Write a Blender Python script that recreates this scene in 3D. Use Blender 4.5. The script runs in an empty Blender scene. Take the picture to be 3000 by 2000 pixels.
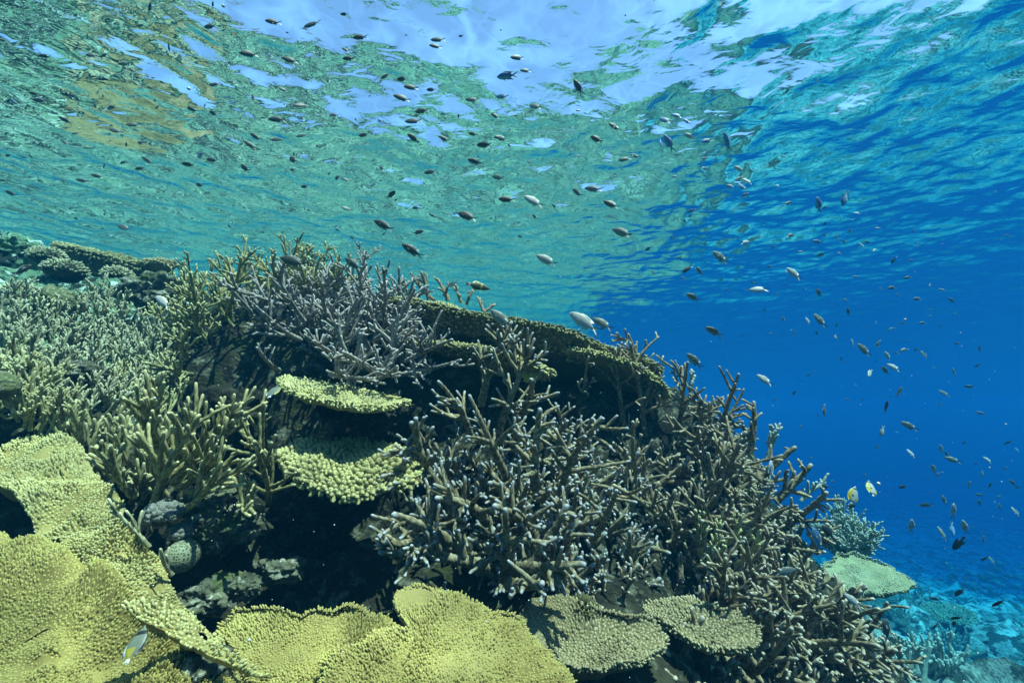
import bpy, math, random
import numpy as np
from math import radians, sin, cos, pi, sqrt
from mathutils import Vector, Matrix

S = bpy.context.scene
COL = S.collection
RNG = np.random.default_rng(7)
random.seed(7)
UP = np.array((0.0, 0.0, 1.0))

# ------------------------------------------------------------------ camera
PITCH = radians(9.0)
FPX = 988.0                       # focal length in pixels of a 2352 px wide picture
cd = bpy.data.cameras.new('camera')
cd.sensor_width = 36.0
cd.lens = 18.0 / (1176.0 / FPX)
cd.clip_start = 0.01
cd.clip_end = 500
cam = bpy.data.objects.new('camera', cd)
cam.rotation_euler = (radians(90) + PITCH, 0, 0)
COL.objects.link(cam)
S.camera = cam

# ------------------------------------------------------------------ sun and sky
SUN = np.array((0.32, -0.24, 1.0)); SUN /= np.linalg.norm(SUN)
sun_el = math.asin(SUN[2]); sun_az = math.atan2(SUN[0], SUN[1])
ld = bpy.data.lights.new('sun', 'SUN')
ld.energy = 5.0
ld.angle = radians(0.5)
ld.color = (1.0, 0.86, 0.66)
sun = bpy.data.objects.new('sun', ld)
sun.rotation_euler = Vector(SUN).to_track_quat('Z', 'Y').to_euler()
sun.location = (0, 0, 6)
COL.objects.link(sun)

W = bpy.data.worlds.new('World'); S.world = W
W.use_nodes = True
wt = W.node_tree; wt.nodes.clear()
wo = wt.nodes.new('ShaderNodeOutputWorld'); wb = wt.nodes.new('ShaderNodeBackground')
sk = wt.nodes.new('ShaderNodeTexSky'); sk.sky_type = 'NISHITA'; sk.sun_disc = False; sk.dust_density = 0.0; sk.ozone_density = 0.0
sk.sun_elevation = sun_el; sk.sun_rotation = sun_az
wb.inputs['Strength'].default_value = 0.13
wt.links.new(sk.outputs[0], wb.inputs['Color']); wt.links.new(wb.outputs[0], wo.inputs['Surface'])

S.view_settings.view_transform = 'Standard'
S.view_settings.look = 'None'
S.view_settings.exposure = 1.45
S.view_settings.gamma = 1.0
S.view_settings.use_curve_mapping = False
cy = S.cycles
cy.max_bounces = 8; cy.diffuse_bounces = 2; cy.glossy_bounces = 4; cy.transmission_bounces = 4
cy.transparent_max_bounces = 12; cy.volume_bounces = 2
cy.sample_clamp_indirect = 4.0
cy.use_denoising = True
try:
    cy.denoiser = 'OPENIMAGEDENOISE'; cy.denoising_input_passes = 'RGB_ALBEDO_NORMAL'
except Exception:
    pass

SURF_Z = 1.28                     # mean level of the water surface above the lens
DEEP = -8.5                       # the sea bed beside the reef

# ------------------------------------------------------------------ small helpers
def P(px, py, D):
    """The point seen at pixel (px, py) of the 2352 px picture, D metres ahead."""
    X = (px - 1176.0) / FPX * D; Y = (784.0 - py) / FPX * D
    return np.array((X, D * cos(PITCH) - Y * sin(PITCH), D * sin(PITCH) + Y * cos(PITCH)))

def ray(px, py):
    return P(px, py, 1.0)

def nrm(v):
    v = np.asarray(v, float); return v / max(1e-9, np.linalg.norm(v))

def vnoise(p, seed=0):
    p = np.asarray(p, float)
    i = np.floor(p).astype(np.int64); f = p - i
    u = f * f * f * (f * (f * 6 - 15) + 10)
    def h(a, b, c):
        n = (a * 374761393 + b * 668265263 + c * 1274126177 + seed * 974711) & 0xffffffff
        n = ((n ^ (n >> 13)) * 1274126177) & 0xffffffff
        n = ((n ^ (n >> 16)) * 2246822519) & 0xffffffff
        return ((n ^ (n >> 15)) & 0xffffff) / float(0x7fffff) - 1.0
    x, y, z = i[:, 0], i[:, 1], i[:, 2]; ux, uy, uz = u[:, 0], u[:, 1], u[:, 2]
    def L(a, b, t): return a + (b - a) * t
    return L(L(L(h(x, y, z), h(x+1, y, z), ux), L(h(x, y+1, z), h(x+1, y+1, z), ux), uy),
             L(L(h(x, y, z+1), h(x+1, y, z+1), ux), L(h(x, y+1, z+1), h(x+1, y+1, z+1), ux), uy), uz)

def fbm(p, octv=4, seed=0, gain=0.5):
    s = 0; a = 1.0; q = np.asarray(p, float)
    for k in range(octv):
        s = s + a * vnoise(q, seed + k * 17); q = q * 2.03 + 5.1; a *= gain
    return s

def sstep(a, b, x):
    t = np.clip((x - a) / (b - a), 0, 1); return t * t * (3 - 2 * t)

class Acc:
    """Collects vertices and quads, and builds ONE mesh object from them."""
    def __init__(s): s.v = []; s.f = []; s.tip = []; s.tub = []; s.m = []; s.n = 0
    def add(s, v, f, tip=None, tub=None, mi=0):
        v = np.asarray(v, float); k = len(v)
        s.v.append(v); f = np.asarray(f, np.int64); s.f.append(f + s.n)
        s.tip.append(np.zeros(k) if tip is None else np.broadcast_to(tip, (k,)))
        s.tub.append(np.zeros(k) if tub is None else np.broadcast_to(tub, (k,)))
        s.m.append(np.full(len(f), mi, np.int32)); s.n += k
    def mesh(s, name, mats, smooth=True):
        v = np.concatenate(s.v); f = np.concatenate(s.f)
        me = bpy.data.meshes.new(name)
        me.vertices.add(len(v)); me.vertices.foreach_set('co', v.astype(np.float32).ravel())
        me.loops.add(f.size); me.loops.foreach_set('vertex_index', f.astype(np.int32).ravel())
        me.polygons.add(len(f))
        me.polygons.foreach_set('loop_start', (np.arange(len(f)) * 4).astype(np.int32))
        me.polygons.foreach_set('loop_total', np.full(len(f), 4, np.int32))
        me.polygons.foreach_set('material_index', np.concatenate(s.m))
        me.polygons.foreach_set('use_smooth', np.full(len(f), smooth, bool))
        for nm, arr in (('tip', s.tip), ('tub', s.tub)):
            a = me.attributes.new(nm, 'FLOAT', 'POINT')
            a.data.foreach_set('value', np.concatenate(arr).astype(np.float32))
        for m in (mats if isinstance(mats, (list, tuple)) else [mats]): me.materials.append(m)
        me.update(calc_edges=True)
        return me
    def build(s, name, mats, parent=None, smooth=True):
        o = bpy.data.objects.new(name, s.mesh(name, mats, smooth)); COL.objects.link(o)
        if parent is not None: o.parent = parent
        return o

def tag(o, label=None, cat=None, group=None, kind=None):
    if label: o['label'] = label
    if cat: o['category'] = cat
    if group: o['group'] = group
    if kind: o['kind'] = kind
    return o

def thing(name, label, cat, loc=(0, 0, 0), group=None):
    o = bpy.data.objects.new(name, None); COL.objects.link(o)
    o.location = tuple(loc); o.empty_display_size = 0.05
    return tag(o, label, cat, group)

# ------------------------------------------------------------------ node helpers / materials
def mat(name):
    m = bpy.data.materials.new(name); m.use_nodes = True
    t = m.node_tree; t.nodes.clear()
    out = t.nodes.new('ShaderNodeOutputMaterial')
    return m, t, out

def node(t, typ, **kw):
    n = t.nodes.new(typ)
    for k, v in kw.items():
        if k.startswith('_'): setattr(n, k[1:], v)
        else: n.inputs[k.replace('__', ' ')].default_value = v
    return n

def noise(t, scale, detail=4.0, rough=0.55, coord=None):
    n = node(t, 'ShaderNodeTexNoise', Scale=scale, Detail=detail, Roughness=rough)
    if coord is not None: t.links.new(coord, n.inputs['Vector'])
    return n

def mixc(t, fac, a, b, mode='MIX'):
    m = t.nodes.new('ShaderNodeMix'); m.data_type = 'RGBA'; m.blend_type = mode
    for sock, val in ((m.inputs[0], fac), (m.inputs[6], a), (m.inputs[7], b)):
        if isinstance(val, (int, float)): sock.default_value = val
        elif isinstance(val, tuple): sock.default_value = (*val[:3], 1)
        else: t.links.new(val, sock)
    return m.outputs[2]

def math_(t, op, a, b=None, clamp=False):
    m = t.nodes.new('ShaderNodeMath'); m.operation = op; m.use_clamp = clamp
    for i, val in enumerate((a, b)):
        if val is None: continue
        if isinstance(val, (int, float)): m.inputs[i].default_value = val
        else: t.links.new(val, m.inputs[i])
    return m.outputs[0]

def maprange(t, v, a, b, c=0.0, d=1.0):
    m = t.nodes.new('ShaderNodeMapRange'); m.interpolation_type = 'SMOOTHSTEP'
    t.links.new(v, m.inputs[0])
    for i, val in enumerate((a, b, c, d)): m.inputs[i + 1].default_value = val
    return m.outputs[0]

def geo_pos(t):
    return t.nodes.new('ShaderNodeNewGeometry').outputs['Position']

def attr(t, name):
    a = t.nodes.new('ShaderNodeAttribute'); a.attribute_name = name; return a.outputs['Fac']

def coral_mat(name, dark, base, tip, tub=None, bump=900.0, patch=9.0):
    m, t, out = mat(name)
    b = node(t, 'ShaderNodeBsdfPrincipled', Roughness=0.78)
    b.inputs['Specular IOR Level'].default_value = 0.25
    pos = geo_pos(t)
    n = noise(t, patch, 3, 0.6, pos)
    c = mixc(t, maprange(t, n.outputs['Fac'], 0.38, 0.64), dark, base)
    big = noise(t, patch * .45, 3, 0.6, pos)
    c = mixc(t, maprange(t, big.outputs['Fac'], 0.50, 0.68, 0.0, 0.60), c, tub or tip)
    c = mixc(t, maprange(t, big.outputs['Fac'], 0.46, 0.30, 0.0, 0.70), c, tuple(q * .6 for q in dark))
    c = mixc(t, math_(t, 'MULTIPLY', attr(t, 'tub'), 0.75), c, tub or tip)
    c = mixc(t, attr(t, 'tip'), c, tip)
    fine = noise(t, bump, 2, 0.6, pos)
    c = mixc(t, maprange(t, fine.outputs['Fac'], 0.35, 0.65, 0.0, 0.35), c, dark)
    bp = node(t, 'ShaderNodeBump', Strength=0.5, Distance=0.0015)
    t.links.new(fine.outputs['Fac'], bp.inputs['Height'])
    t.links.new(c, b.inputs['Base Color']); t.links.new(bp.outputs[0], b.inputs['Normal'])
    t.links.new(b.outputs[0], out.inputs['Surface'])
    return m

def rock_mat(name, cols, scale=6.0, bscale=60.0, dist=0.02, depth_tint=None, flat_tint=None):
    """Encrusted reef rock: dark algal turf, brown rock and pale encrusting patches."""
    m, t, out = mat(name)
    b = node(t, 'ShaderNodeBsdfPrincipled', Roughness=0.9)
    b.inputs['Specular IOR Level'].default_value = 0.15
    pos = geo_pos(t)
    n1 = noise(t, scale, 5, 0.62, pos); n2 = noise(t, scale * 4.3, 5, 0.65, pos); n3 = noise(t, scale * 1.7, 3, 0.5, pos)
    c = mixc(t, maprange(t, n1.outputs['Fac'], 0.36, 0.60), cols[0], cols[1])
    c = mixc(t, maprange(t, n2.outputs['Fac'], 0.50, 0.64), c, cols[2])
    c = mixc(t, maprange(t, n3.outputs['Fac'], 0.56, 0.70), c, cols[3])
    if depth_tint:
        sp = t.nodes.new('ShaderNodeSeparateXYZ'); t.links.new(pos, sp.inputs[0])
        k = noise(t, 1.6, 7, 0.68, pos); k2 = noise(t, 6.0, 6, 0.7, pos)
        dc = mixc(t, maprange(t, k.outputs['Fac'], 0.42, 0.52), depth_tint[0], depth_tint[1])
        dc = mixc(t, maprange(t, k2.outputs['Fac'], 0.42, 0.52), depth_tint[0], dc)
        c = mixc(t, maprange(t, sp.outputs[2], -1.4, -2.4), c, dc)
    if flat_tint:  # reef flat patches; teal of light through water is put into their colour
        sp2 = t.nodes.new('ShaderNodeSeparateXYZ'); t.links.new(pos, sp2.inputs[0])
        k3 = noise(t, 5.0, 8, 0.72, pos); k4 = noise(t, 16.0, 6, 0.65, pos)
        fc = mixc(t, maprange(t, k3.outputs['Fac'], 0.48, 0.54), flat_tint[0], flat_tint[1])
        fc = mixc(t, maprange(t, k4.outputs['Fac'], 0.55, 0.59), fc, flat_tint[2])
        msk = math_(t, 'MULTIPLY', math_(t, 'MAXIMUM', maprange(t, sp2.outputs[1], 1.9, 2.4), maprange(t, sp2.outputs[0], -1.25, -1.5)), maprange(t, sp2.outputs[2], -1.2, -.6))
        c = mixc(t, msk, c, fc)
    v = node(t, 'ShaderNodeTexVoronoi', Scale=bscale * 0.6); t.links.new(pos, v.inputs['Vector'])
    nb = noise(t, bscale, 5, 0.65, pos)
    hgt = math_(t, 'ADD', nb.outputs['Fac'], math_(t, 'MULTIPLY', v.outputs['Distance'], 0.5))
    bp = node(t, 'ShaderNodeBump', Strength=0.9, Distance=dist); t.links.new(hgt, bp.inputs['Height'])
    t.links.new(c, b.inputs['Base Color']); t.links.new(bp.outputs[0], b.inputs['Normal'])
    t.links.new(b.outputs[0], out.inputs['Surface'])
    return m

# ------------------------------------------------------------------ terrain: reef slope, flat and sea bed in one sheet
ctrl = [  # px, py, distance ahead
    (0, 1568, .86), (500, 1568, .86), (1000, 1568, .88), (1400, 1568, .90), (0, 1200, .98), (300, 1400, .98), (120, 1060, 1.1),
    (100, 930, 1.20), (350, 1080, 1.12), (200, 740, 1.70), (0, 640, 2.3), (320, 660, 2.35), (120, 650, 2.4),
    (640, 660, 1.85), (860, 780, 1.75), (450, 700, 1.95), (450, 820, 1.70),
    (700, 1000, 1.62), (560, 950, 1.6), (850, 960, 1.62), (760, 1280, 1.30), (550, 1250, 1.15), (850, 1400, 1.1),
    (1050, 900, 1.6), (1200, 1130, 1.36), (1500, 1130, 1.5), (1200, 1380, 1.12), (1600, 1380, 1.22), (1830, 1330, 1.42),
    (1200, 830, 2.0), (1450, 900, 2.0), (1620, 980, 1.8), (1600, 1580, 1.0), (1880, 1580, 1.12), (1960, 1470, 1.35),
]
cw = [P(*c) for c in ctrl]
cw += [np.array(c, float) for c in (
    (-3.2, 2.0, .80), (-1.0, 2.3, .48), (-.6, 2.2, .34), (-.2, 2.3, .24), (-1.7, 2.8, .55), (-3, 4, .55), (-1.5, 4, .40), (-6, 6, .45), (-6, 2, .7), (-2, 8, .25), (0, 3.2, .18), (.8, 3.4, .05), (.3, 6, .12), (1.6, 3.8, -.28), (2.2, 5, -.35), (2.7, 6.5, -.5), (3.2, 8.5, -.7),
    (1.9, 5.5, -.2), (1.5, 3.2, -.25), (2.3, 3.5, -1.6), (3.5, 5.2, -2.6), (4.3, 7, -3.0), (3.2, 3.0, -3.0), (1.75, 1.9, -1.5), (1.55, 1.3, -1.35), (2.4, 1.6, -2.6), (3.4, 1.2, -3.2),
    (4.5, 4, -3.3), (5, 1, -3.3), (6.4, 8, -3.4), (2.0, 10, -.4), (0, 10, .0), (0, 0, -.75), (-1, 0, -.55), (-2.2, .3, -.1), (-2, 1.0, .15), (-4, .5, .4),
    (.9, 0, -1.5), (1.6, .4, -2.2), (0, -2, -1.5), (-3, -2, -.5), (2, -2, -3.0), (-8, 0, .4), (7, 4, -3.3), (8, -1, -3.3))]
cw = np.array(cw)
def z_deep(x, y):
    return np.maximum(DEEP, -.86 - .238 * np.hypot(x, y))
cw[:, 2] = np.where((cw[:, 2] < -1.9) & (cw[:, 0] > 0), z_deep(cw[:, 0], cw[:, 1]), cw[:, 2])

def tps_fit(c, lam=0.0006):
    n = len(c); d = np.linalg.norm(c[:, None, :2] - c[None, :, :2], axis=2)
    K = d * d * np.log(d + 1e-9) + lam * np.eye(n)
    Q = np.c_[np.ones(n), c[:, :2]]
    A = np.block([[K, Q], [Q.T, np.zeros((3, 3))]])
    return np.linalg.solve(A, np.r_[c[:, 2], 0, 0, 0])
TW = tps_fit(cw)

def h_base(x, y):
    x = np.asarray(x, float); y = np.asarray(y, float); sh = x.shape; x = x.ravel(); y = y.ravel()
    r = np.hypot(x - .5, y - 3)
    zd = z_deep(x, y)
    far = zd + (0.25 - zd) * sstep(0.8, -2.2, x - 0.33 * np.clip(y, 0, 14) + .5)
    z = np.empty_like(x)
    for a in range(0, len(x), 40000):
        sl = slice(a, a + 40000)
        d2 = (x[sl, None] - cw[None, :, 0]) ** 2 + (y[sl, None] - cw[None, :, 1]) ** 2
        z[sl] = (0.5 * d2 * np.log(d2 + 1e-12)) @ TW[:-3] + TW[-3] + TW[-2] * x[sl] + TW[-1] * y[sl]
    z = np.clip(z, DEEP - .05, 0.98)
    w = 1 - sstep(6.0, 11.0, r)
    return (z * w + far * (1 - w)).reshape(sh)

_gx = np.arange(-4, 14.001, .02); _gy = np.arange(-.2, 16.001, .02)
_GZ = h_base(*np.meshgrid(_gx, _gy, indexing='ij'))

def hq(x, y):
    fx = np.clip((np.asarray(x) + 4) / .02, 0, len(_gx) - 1.001); fy = np.clip((np.asarray(y) + .2) / .02, 0, len(_gy) - 1.001)
    i = fx.astype(int); j = fy.astype(int); u = fx - i; v = fy - j
    return (_GZ[i, j] * (1-u) + _GZ[i+1, j] * u) * (1-v) + (_GZ[i, j+1] * (1-u) + _GZ[i+1, j+1] * u) * v

_DS = np.concatenate([np.arange(.35, 3.5, .01), np.arange(3.5, 22, .03)])
def hit(px, py):
    """Where the line of sight through (px, py) meets the reef, with the slope's normal there."""
    d = ray(px, py); q = d[None] * _DS[:, None]
    below = q[:, 2] < hq(q[:, 0], q[:, 1])
    if not below.any(): return None
    p = q[np.argmax(below)]
    return p, normal_at(p)

def normal_at(p):
    e = .06
    return nrm((-(hq(p[0]+e, p[1]) - hq(p[0]-e, p[1])) / (2*e), -(hq(p[0], p[1]+e) - hq(p[0], p[1]-e)) / (2*e), 1.0))

def axis(lo, hi, step, far0, far1, grow=1.16):
    mid = list(np.arange(lo, hi, step)); s = step; a = mid[-1]
    while a < far1: s *= grow; a += s; mid.append(a)
    s = step; a = mid[0]; pre = []
    while a > far0: s *= grow; a -= s; pre.append(a)
    return np.array(pre[::-1] + mid)

def grid_faces(nx, ny):
    i, j = np.meshgrid(np.arange(nx - 1), np.arange(ny - 1), indexing='ij'); a = (i * ny + j).ravel()
    return np.stack([a, a + ny, a + ny + 1, a + 1], 1)

M_REEF = rock_mat('reef_rock', [(.012, .011, .008), (.05, .045, .026), (.14, .14, .10), (.04, .045, .018)], 6.0, 70.0, .03,
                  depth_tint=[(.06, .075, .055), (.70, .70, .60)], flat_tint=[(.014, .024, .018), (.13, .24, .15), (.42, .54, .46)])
xs = axis(-3.0, 2.2, .016, -48, 48, 1.03); ys = axis(.35, 3.4, .016, -30, 52, 1.03)
X, Y = np.meshgrid(xs, ys, indexing='ij'); x = X.ravel(); y = Y.ravel()
z = h_base(x, y)
q = np.c_[x, y, z]
deep = sstep(-1.2, -2.4, z)
z = z + (.055 * fbm(q * 4.0, 5, 3) + .022 * np.abs(fbm(q * 14, 3, 9))) * (1 - .4 * deep)
z = z + deep * (.16 * fbm(q * np.array((.9, .9, .9)), 3, 21) + .22 * np.maximum(0, fbm(q * 2.0, 4, 31) - .05) + .07 * fbm(q * 6.0, 3, 41))
x2 = x + .05 * fbm(q * 5 + 40, 4, 5) * (1 - deep); y2 = y + .05 * fbm(q * 5 + 80, 4, 6) * (1 - deep)
A = Acc(); A.add(np.c_[x2, y2, np.minimum(z, SURF_Z - .1)], grid_faces(len(xs), len(ys)))
tag(A.build('seabed', M_REEF), kind='structure')

# ------------------------------------------------------------------ the water surface seen from below
def water_mat():
    m, t, out = mat('rippled_water')
    pos = geo_pos(t)
    mp = node(t, 'ShaderNodeMapping'); mp.inputs['Scale'].default_value = (1.0, 1.5, 1.0); mp.inputs['Rotation'].default_value = (0, 0, .5)
    t.links.new(pos, mp.inputs['Vector'])
    n1 = noise(t, 9.0, 2.0, .5, mp.outputs[0]); n1.inputs['Distortion'].default_value = .6
    n2 = noise(t, 40.0, 2.0, .5, mp.outputs[0]); n2.inputs['Distortion'].default_value = .8
    hgt = math_(t, 'ADD', n1.outputs['Fac'], math_(t, 'MULTIPLY', n2.outputs['Fac'], .07))
    bp = node(t, 'ShaderNodeBump', Strength=1.0, Distance=.0068); t.links.new(hgt, bp.inputs['Height'])
    fr = node(t, 'ShaderNodeFresnel', IOR=1.275); t.links.new(bp.outputs[0], fr.inputs['Normal'])
    gl = node(t, 'ShaderNodeBsdfGlossy', Roughness=0.0); gl.inputs['Color'].default_value = (.97, .99, 1, 1)
    t.links.new(bp.outputs[0], gl.inputs['Normal'])
    tr = node(t, 'ShaderNodeBsdfTransparent')
    # caustic light painted as a loose net of brighter lines in the transparent colour
    wn = noise(t, 3.5, 3, .55, pos)
    wv = mixc(t, .30, pos, wn.outputs['Color'])
    v1 = node(t, 'ShaderNodeTexVoronoi', Scale=6.0, _feature='DISTANCE_TO_EDGE')
    v2 = node(t, 'ShaderNodeTexVoronoi', Scale=10.5, _feature='DISTANCE_TO_EDGE')
    for v in (v1, v2): t.links.new(wv, v.inputs['Vector'])
    wid = noise(t, 2.4, 2, .5, pos)
    k1 = math_(t, 'MULTIPLY', maprange(t, v1.outputs['Distance'], .24, .0, 0.0, 1.0), maprange(t, wid.outputs['Fac'], .35, .65, .06, .42))
    k2 = maprange(t, v2.outputs['Distance'], .12, .0, 0.0, .09)
    k = math_(t, 'ADD', math_(t, 'ADD', k1, k2), .93)
    cc = t.nodes.new('ShaderNodeCombineColor')
    for i, w in enumerate((.94, .985, 1.0)): t.links.new(math_(t, 'MULTIPLY', k, w), cc.inputs[i])
    t.links.new(cc.outputs[0], tr.inputs['Color'])
    mx = t.nodes.new('ShaderNodeMixShader')
    t.links.new(maprange(t, fr.outputs[0], .05, .60), mx.inputs[0]); t.links.new(tr.outputs[0], mx.inputs[1]); t.links.new(gl.outputs[0], mx.inputs[2])
    t.links.new(mx.outputs[0], out.inputs['Surface'])
    return m

def waves(x, y):
    z = np.zeros_like(x); r = np.random.default_rng(3)
    for lam, slope, n in ((1.3, .03, 5), (.52, .045, 7), (.29, .055, 9), (.17, .06, 10), (.105, .048, 10)):
        for k in range(n):
            a = radians(-60) + r.normal(0, .75); L = lam * r.uniform(.75, 1.3); kk = 2 * pi / L
            amp = slope * sqrt(2.0 / n) / kk
            ph = kk * (x * cos(a) + y * sin(a)) + r.uniform(0, 6.28) + 1.2 * np.sin(.9 * x + 1.3 * y + k)
            sn = np.sin(ph); z += amp * (sn + .25 * np.cos(2 * ph))
    return z
wx = axis(-3.2, 3.2, .017, -48, 48, 1.05); wy = axis(.4, 4.2, .017, -30, 52, 1.05)
X, Y = np.meshgrid(wx, wy, indexing='ij'); x = X.ravel(); y = Y.ravel()
fade = 1 - .75 * sstep(6, 30, np.hypot(x, y))
A = Acc(); A.add(np.c_[x, y, SURF_Z + waves(x, y) * fade], grid_faces(len(wx), len(wy)))
tag(A.build('water_surface', water_mat()), kind='structure')

# ------------------------------------------------------------------ the water itself (absorbs red, scatters blue)
def haze_box():
    m, t, out = mat('sea_water')
    pv = node(t, 'ShaderNodeVolumePrincipled')
    pv.inputs['Density'].default_value = 0.24
    pv.inputs['Color'].default_value = (.003, 0.0368, 0.0744, 1)
    pv.inputs['Absorption Color'].default_value = (.0, 0.4667, 0.7157, 1)
    pv.inputs['Anisotropy'].default_value = 0.15
    t.links.new(pv.outputs[0], out.inputs['Volume'])
    lo = np.array((-46, -28, DEEP - 1.2)); hi = np.array((46, 50, SURF_Z + .3))
    c = np.array([[(lo, hi)[a][0], (lo, hi)[b][1], (lo, hi)[d][2]] for a in (0, 1) for b in (0, 1) for d in (0, 1)])
    f = [(0, 1, 3, 2), (4, 6, 7, 5), (0, 4, 5, 1), (2, 3, 7, 6), (0, 2, 6, 4), (1, 5, 7, 3)]
    A = Acc(); A.add(c, f)
    o = A.build('haze', m, smooth=False)
    tag(o, kind='stuff')
haze_box()
# ------------------------------------------------------------------ branching (staghorn) corals
def tube(acc, p, d, c, L, r0, r1, sides, rng, bump=.16, step=.0052, tipw=.012, tub=1.0):
    """One tapered, curved, knobbly branch with a rounded tip; returns its centre line as a function."""
    n = max(4, int(L / step)); t = np.linspace(0, 1, n)
    te = np.concatenate([t[:-1] * (1 - r1 / L * .9), 1 - r1 / L * np.array((.9, .45, .18, .04, 0))]) if L > r1 * 2 else t
    te = np.clip(te, 0, 1)
    pts = p + L * (d * te[:, None] + c * (te ** 2)[:, None])
    tan = d + 2 * c * te[:, None]; tan /= np.linalg.norm(tan, axis=1)[:, None]
    rad = r0 + (r1 - r0) * te ** .9
    s = np.clip((1 - te) * L / r1, 0, 1); rad = rad * np.sqrt(np.maximum(1 - (1 - s) ** 2, 1e-4))
    ref = np.array((1.0, 0, 0)) if abs(d[0]) < .7 else np.array((0, 1.0, 0))
    a = np.cross(tan, ref); a /= np.linalg.norm(a, axis=1)[:, None]; b = np.cross(tan, a)
    k = len(te); ang = np.arange(sides) * 2 * pi / sides
    tb = (rng.random((k, sides)) < .42).astype(float)
    wob = 1 + .05 * rng.standard_normal((k, 1)) * (te[:, None] < .93)
    R = rad[:, None] * wob * (1 + bump * (tb - .4) + .035 * rng.standard_normal((k, sides)))
    v = pts[:, None] + R[..., None] * (np.cos(ang)[None, :, None] * a[:, None] + np.sin(ang)[None, :, None] * b[:, None])
    i, j = np.meshgrid(np.arange(k - 1), np.arange(sides), indexing='ij'); j2 = (j + 1) % sides
    f = np.stack([i * sides + j, i * sides + j2, (i + 1) * sides + j2, (i + 1) * sides + j], -1).reshape(-1, 4)
    tip = np.repeat(sstep(1 - min(.8, tipw / L * 1.6), 1.0, te), sides)
    acc.add(v.reshape(-1, 3), f, tip, (tb * tub).ravel())
    return lambda u: (p + L * (d * u + c * u * u), nrm(d + 2 * c * u), r0 + (r1 - r0) * u)

def perp(d, rng):
    w = rng.standard_normal(3); w -= d * (w @ d); return nrm(w)

def stem(acc, p, d, L, r, st, rng, lvl=0):
    c = perp(d, rng) * rng.uniform(.08, .38) + UP * rng.uniform(0, st.get('curl', .25))
    r1 = max(st['rt'], r * st.get('taper', .6))
    fn = tube(acc, p, d, c, L, r, r1, st['sides'] if lvl == 0 else max(6, st['sides'] - 2), rng,
              st.get('bump', .20), st.get('step', .0052) * (1 if lvl < 2 else 1.1), st.get('tipw', .009))
    if lvl >= st.get('lv', 2): return
    n = rng.poisson(L / st['gap'] * (1 if lvl == 0 else .8)) + (1 if lvl == 0 else 0)
    us = np.sort(rng.uniform(.22, .93, n))
    for u in us:
        q, tg, rr = fn(u)
        ang = radians(rng.uniform(*st.get('fork', (35, 65))))
        e = nrm(tg * cos(ang) + perp(tg, rng) * sin(ang) + UP * st.get('sideup', .25))
        l2 = max(st['rt'] * 3, L * rng.uniform(*st.get('sidefrac', (.25, .6))) * (1.15 - .7 * u))
        stem(acc, q, e, l2, max(st['rt'], rr * rng.uniform(.72, .92)), st, rng, lvl + 1)

def in_poly(px, py, poly):
    ok = np.zeros(len(px), bool); n = len(poly)
    for i in range(n):
        (x1, y1), (x2, y2) = poly[i], poly[i - 1]
        if y1 == y2: continue
        cond = ((y1 > py) != (y2 > py)) & (px < (x2 - x1) * (py - y1) / (y2 - y1) + x1); ok ^= cond
    return ok

def poly_samples(poly, n, rng):
    """n points spread evenly over a polygon."""
    a = np.array(poly, float); lo = a.min(0); hi = a.max(0)
    q = lo + rng.random((n * 30, 2)) * (hi - lo); q = q[in_poly(q[:, 0], q[:, 1], poly)]
    out = [q[0]]
    cand = q[1:]
    dm = np.full(len(cand), 1e9)
    while len(out) < n and len(cand):
        dm = np.minimum(dm, np.linalg.norm(cand - out[-1], axis=1))
        sel = rng.choice(len(cand), min(14, len(cand)), replace=False)
        out.append(cand[sel[np.argmax(dm[sel])]])
    return out

def staghorn(name, label, cat, poly, n, st, material, group=None, seed=1, dlim=9, forced=None):
    rng = np.random.default_rng(seed)
    stems = []
    for (px, py) in poly_samples(poly, n, rng):
        h = hit(px, py)
        if h is None or np.linalg.norm(h[0]) > dlim: continue
        stems.append((h[0] + st.get('lift', -.01) * h[1], h[1], None, None))
    for fz in (forced or []):               # single branches one can make out in the photograph: foot and tip
        (ax, ay, aD), (bx, by, bD) = fz[:2]
        hh = hit(ax, ay)
        if hh is not None: aD = max(aD, float(hh[0] @ np.array((0, cos(PITCH), sin(PITCH)))) + .02)
        a, b = P(ax, ay, min(aD, bD + st.get('back', .2))), P(bx, by, bD)
        stems.append((a, None, b - a, fz[2] if len(fz) > 2 else None))
    if not stems: return None
    base = np.mean([s[0] for s in stems], 0)
    root = thing(name, label, cat, base, group)
    stems.sort(key=lambda s: (s[2] is None, np.linalg.norm(s[0])))
    rest = Acc()
    for num, (p, nn, vec, rr) in enumerate(stems):
        if vec is None:
            lean = np.array(st.get('lean', (0, 0, 0)), float)
            d = nrm(nn * st.get('wn', .7) + UP * st.get('wu', .4) + rng.standard_normal(3) * st.get('wr', .38) + lean)
            if d[2] < st.get('minz', -.15): d = nrm(d + UP * .4)
            L = rng.uniform(*st['L']); r = rng.uniform(*st['r'])
        else:
            L = np.linalg.norm(vec) * .9; d = nrm(vec); r = (rr or st['r'][1] / .8) * .82
        acc = Acc() if num < 100 else rest
        stem(acc, p - base, d, L, r, st, rng)
        if num < 100: acc.build('branch', material, root)
    if rest.n: tag(rest.build('branches', material, root), kind='stuff')
    return root

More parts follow.
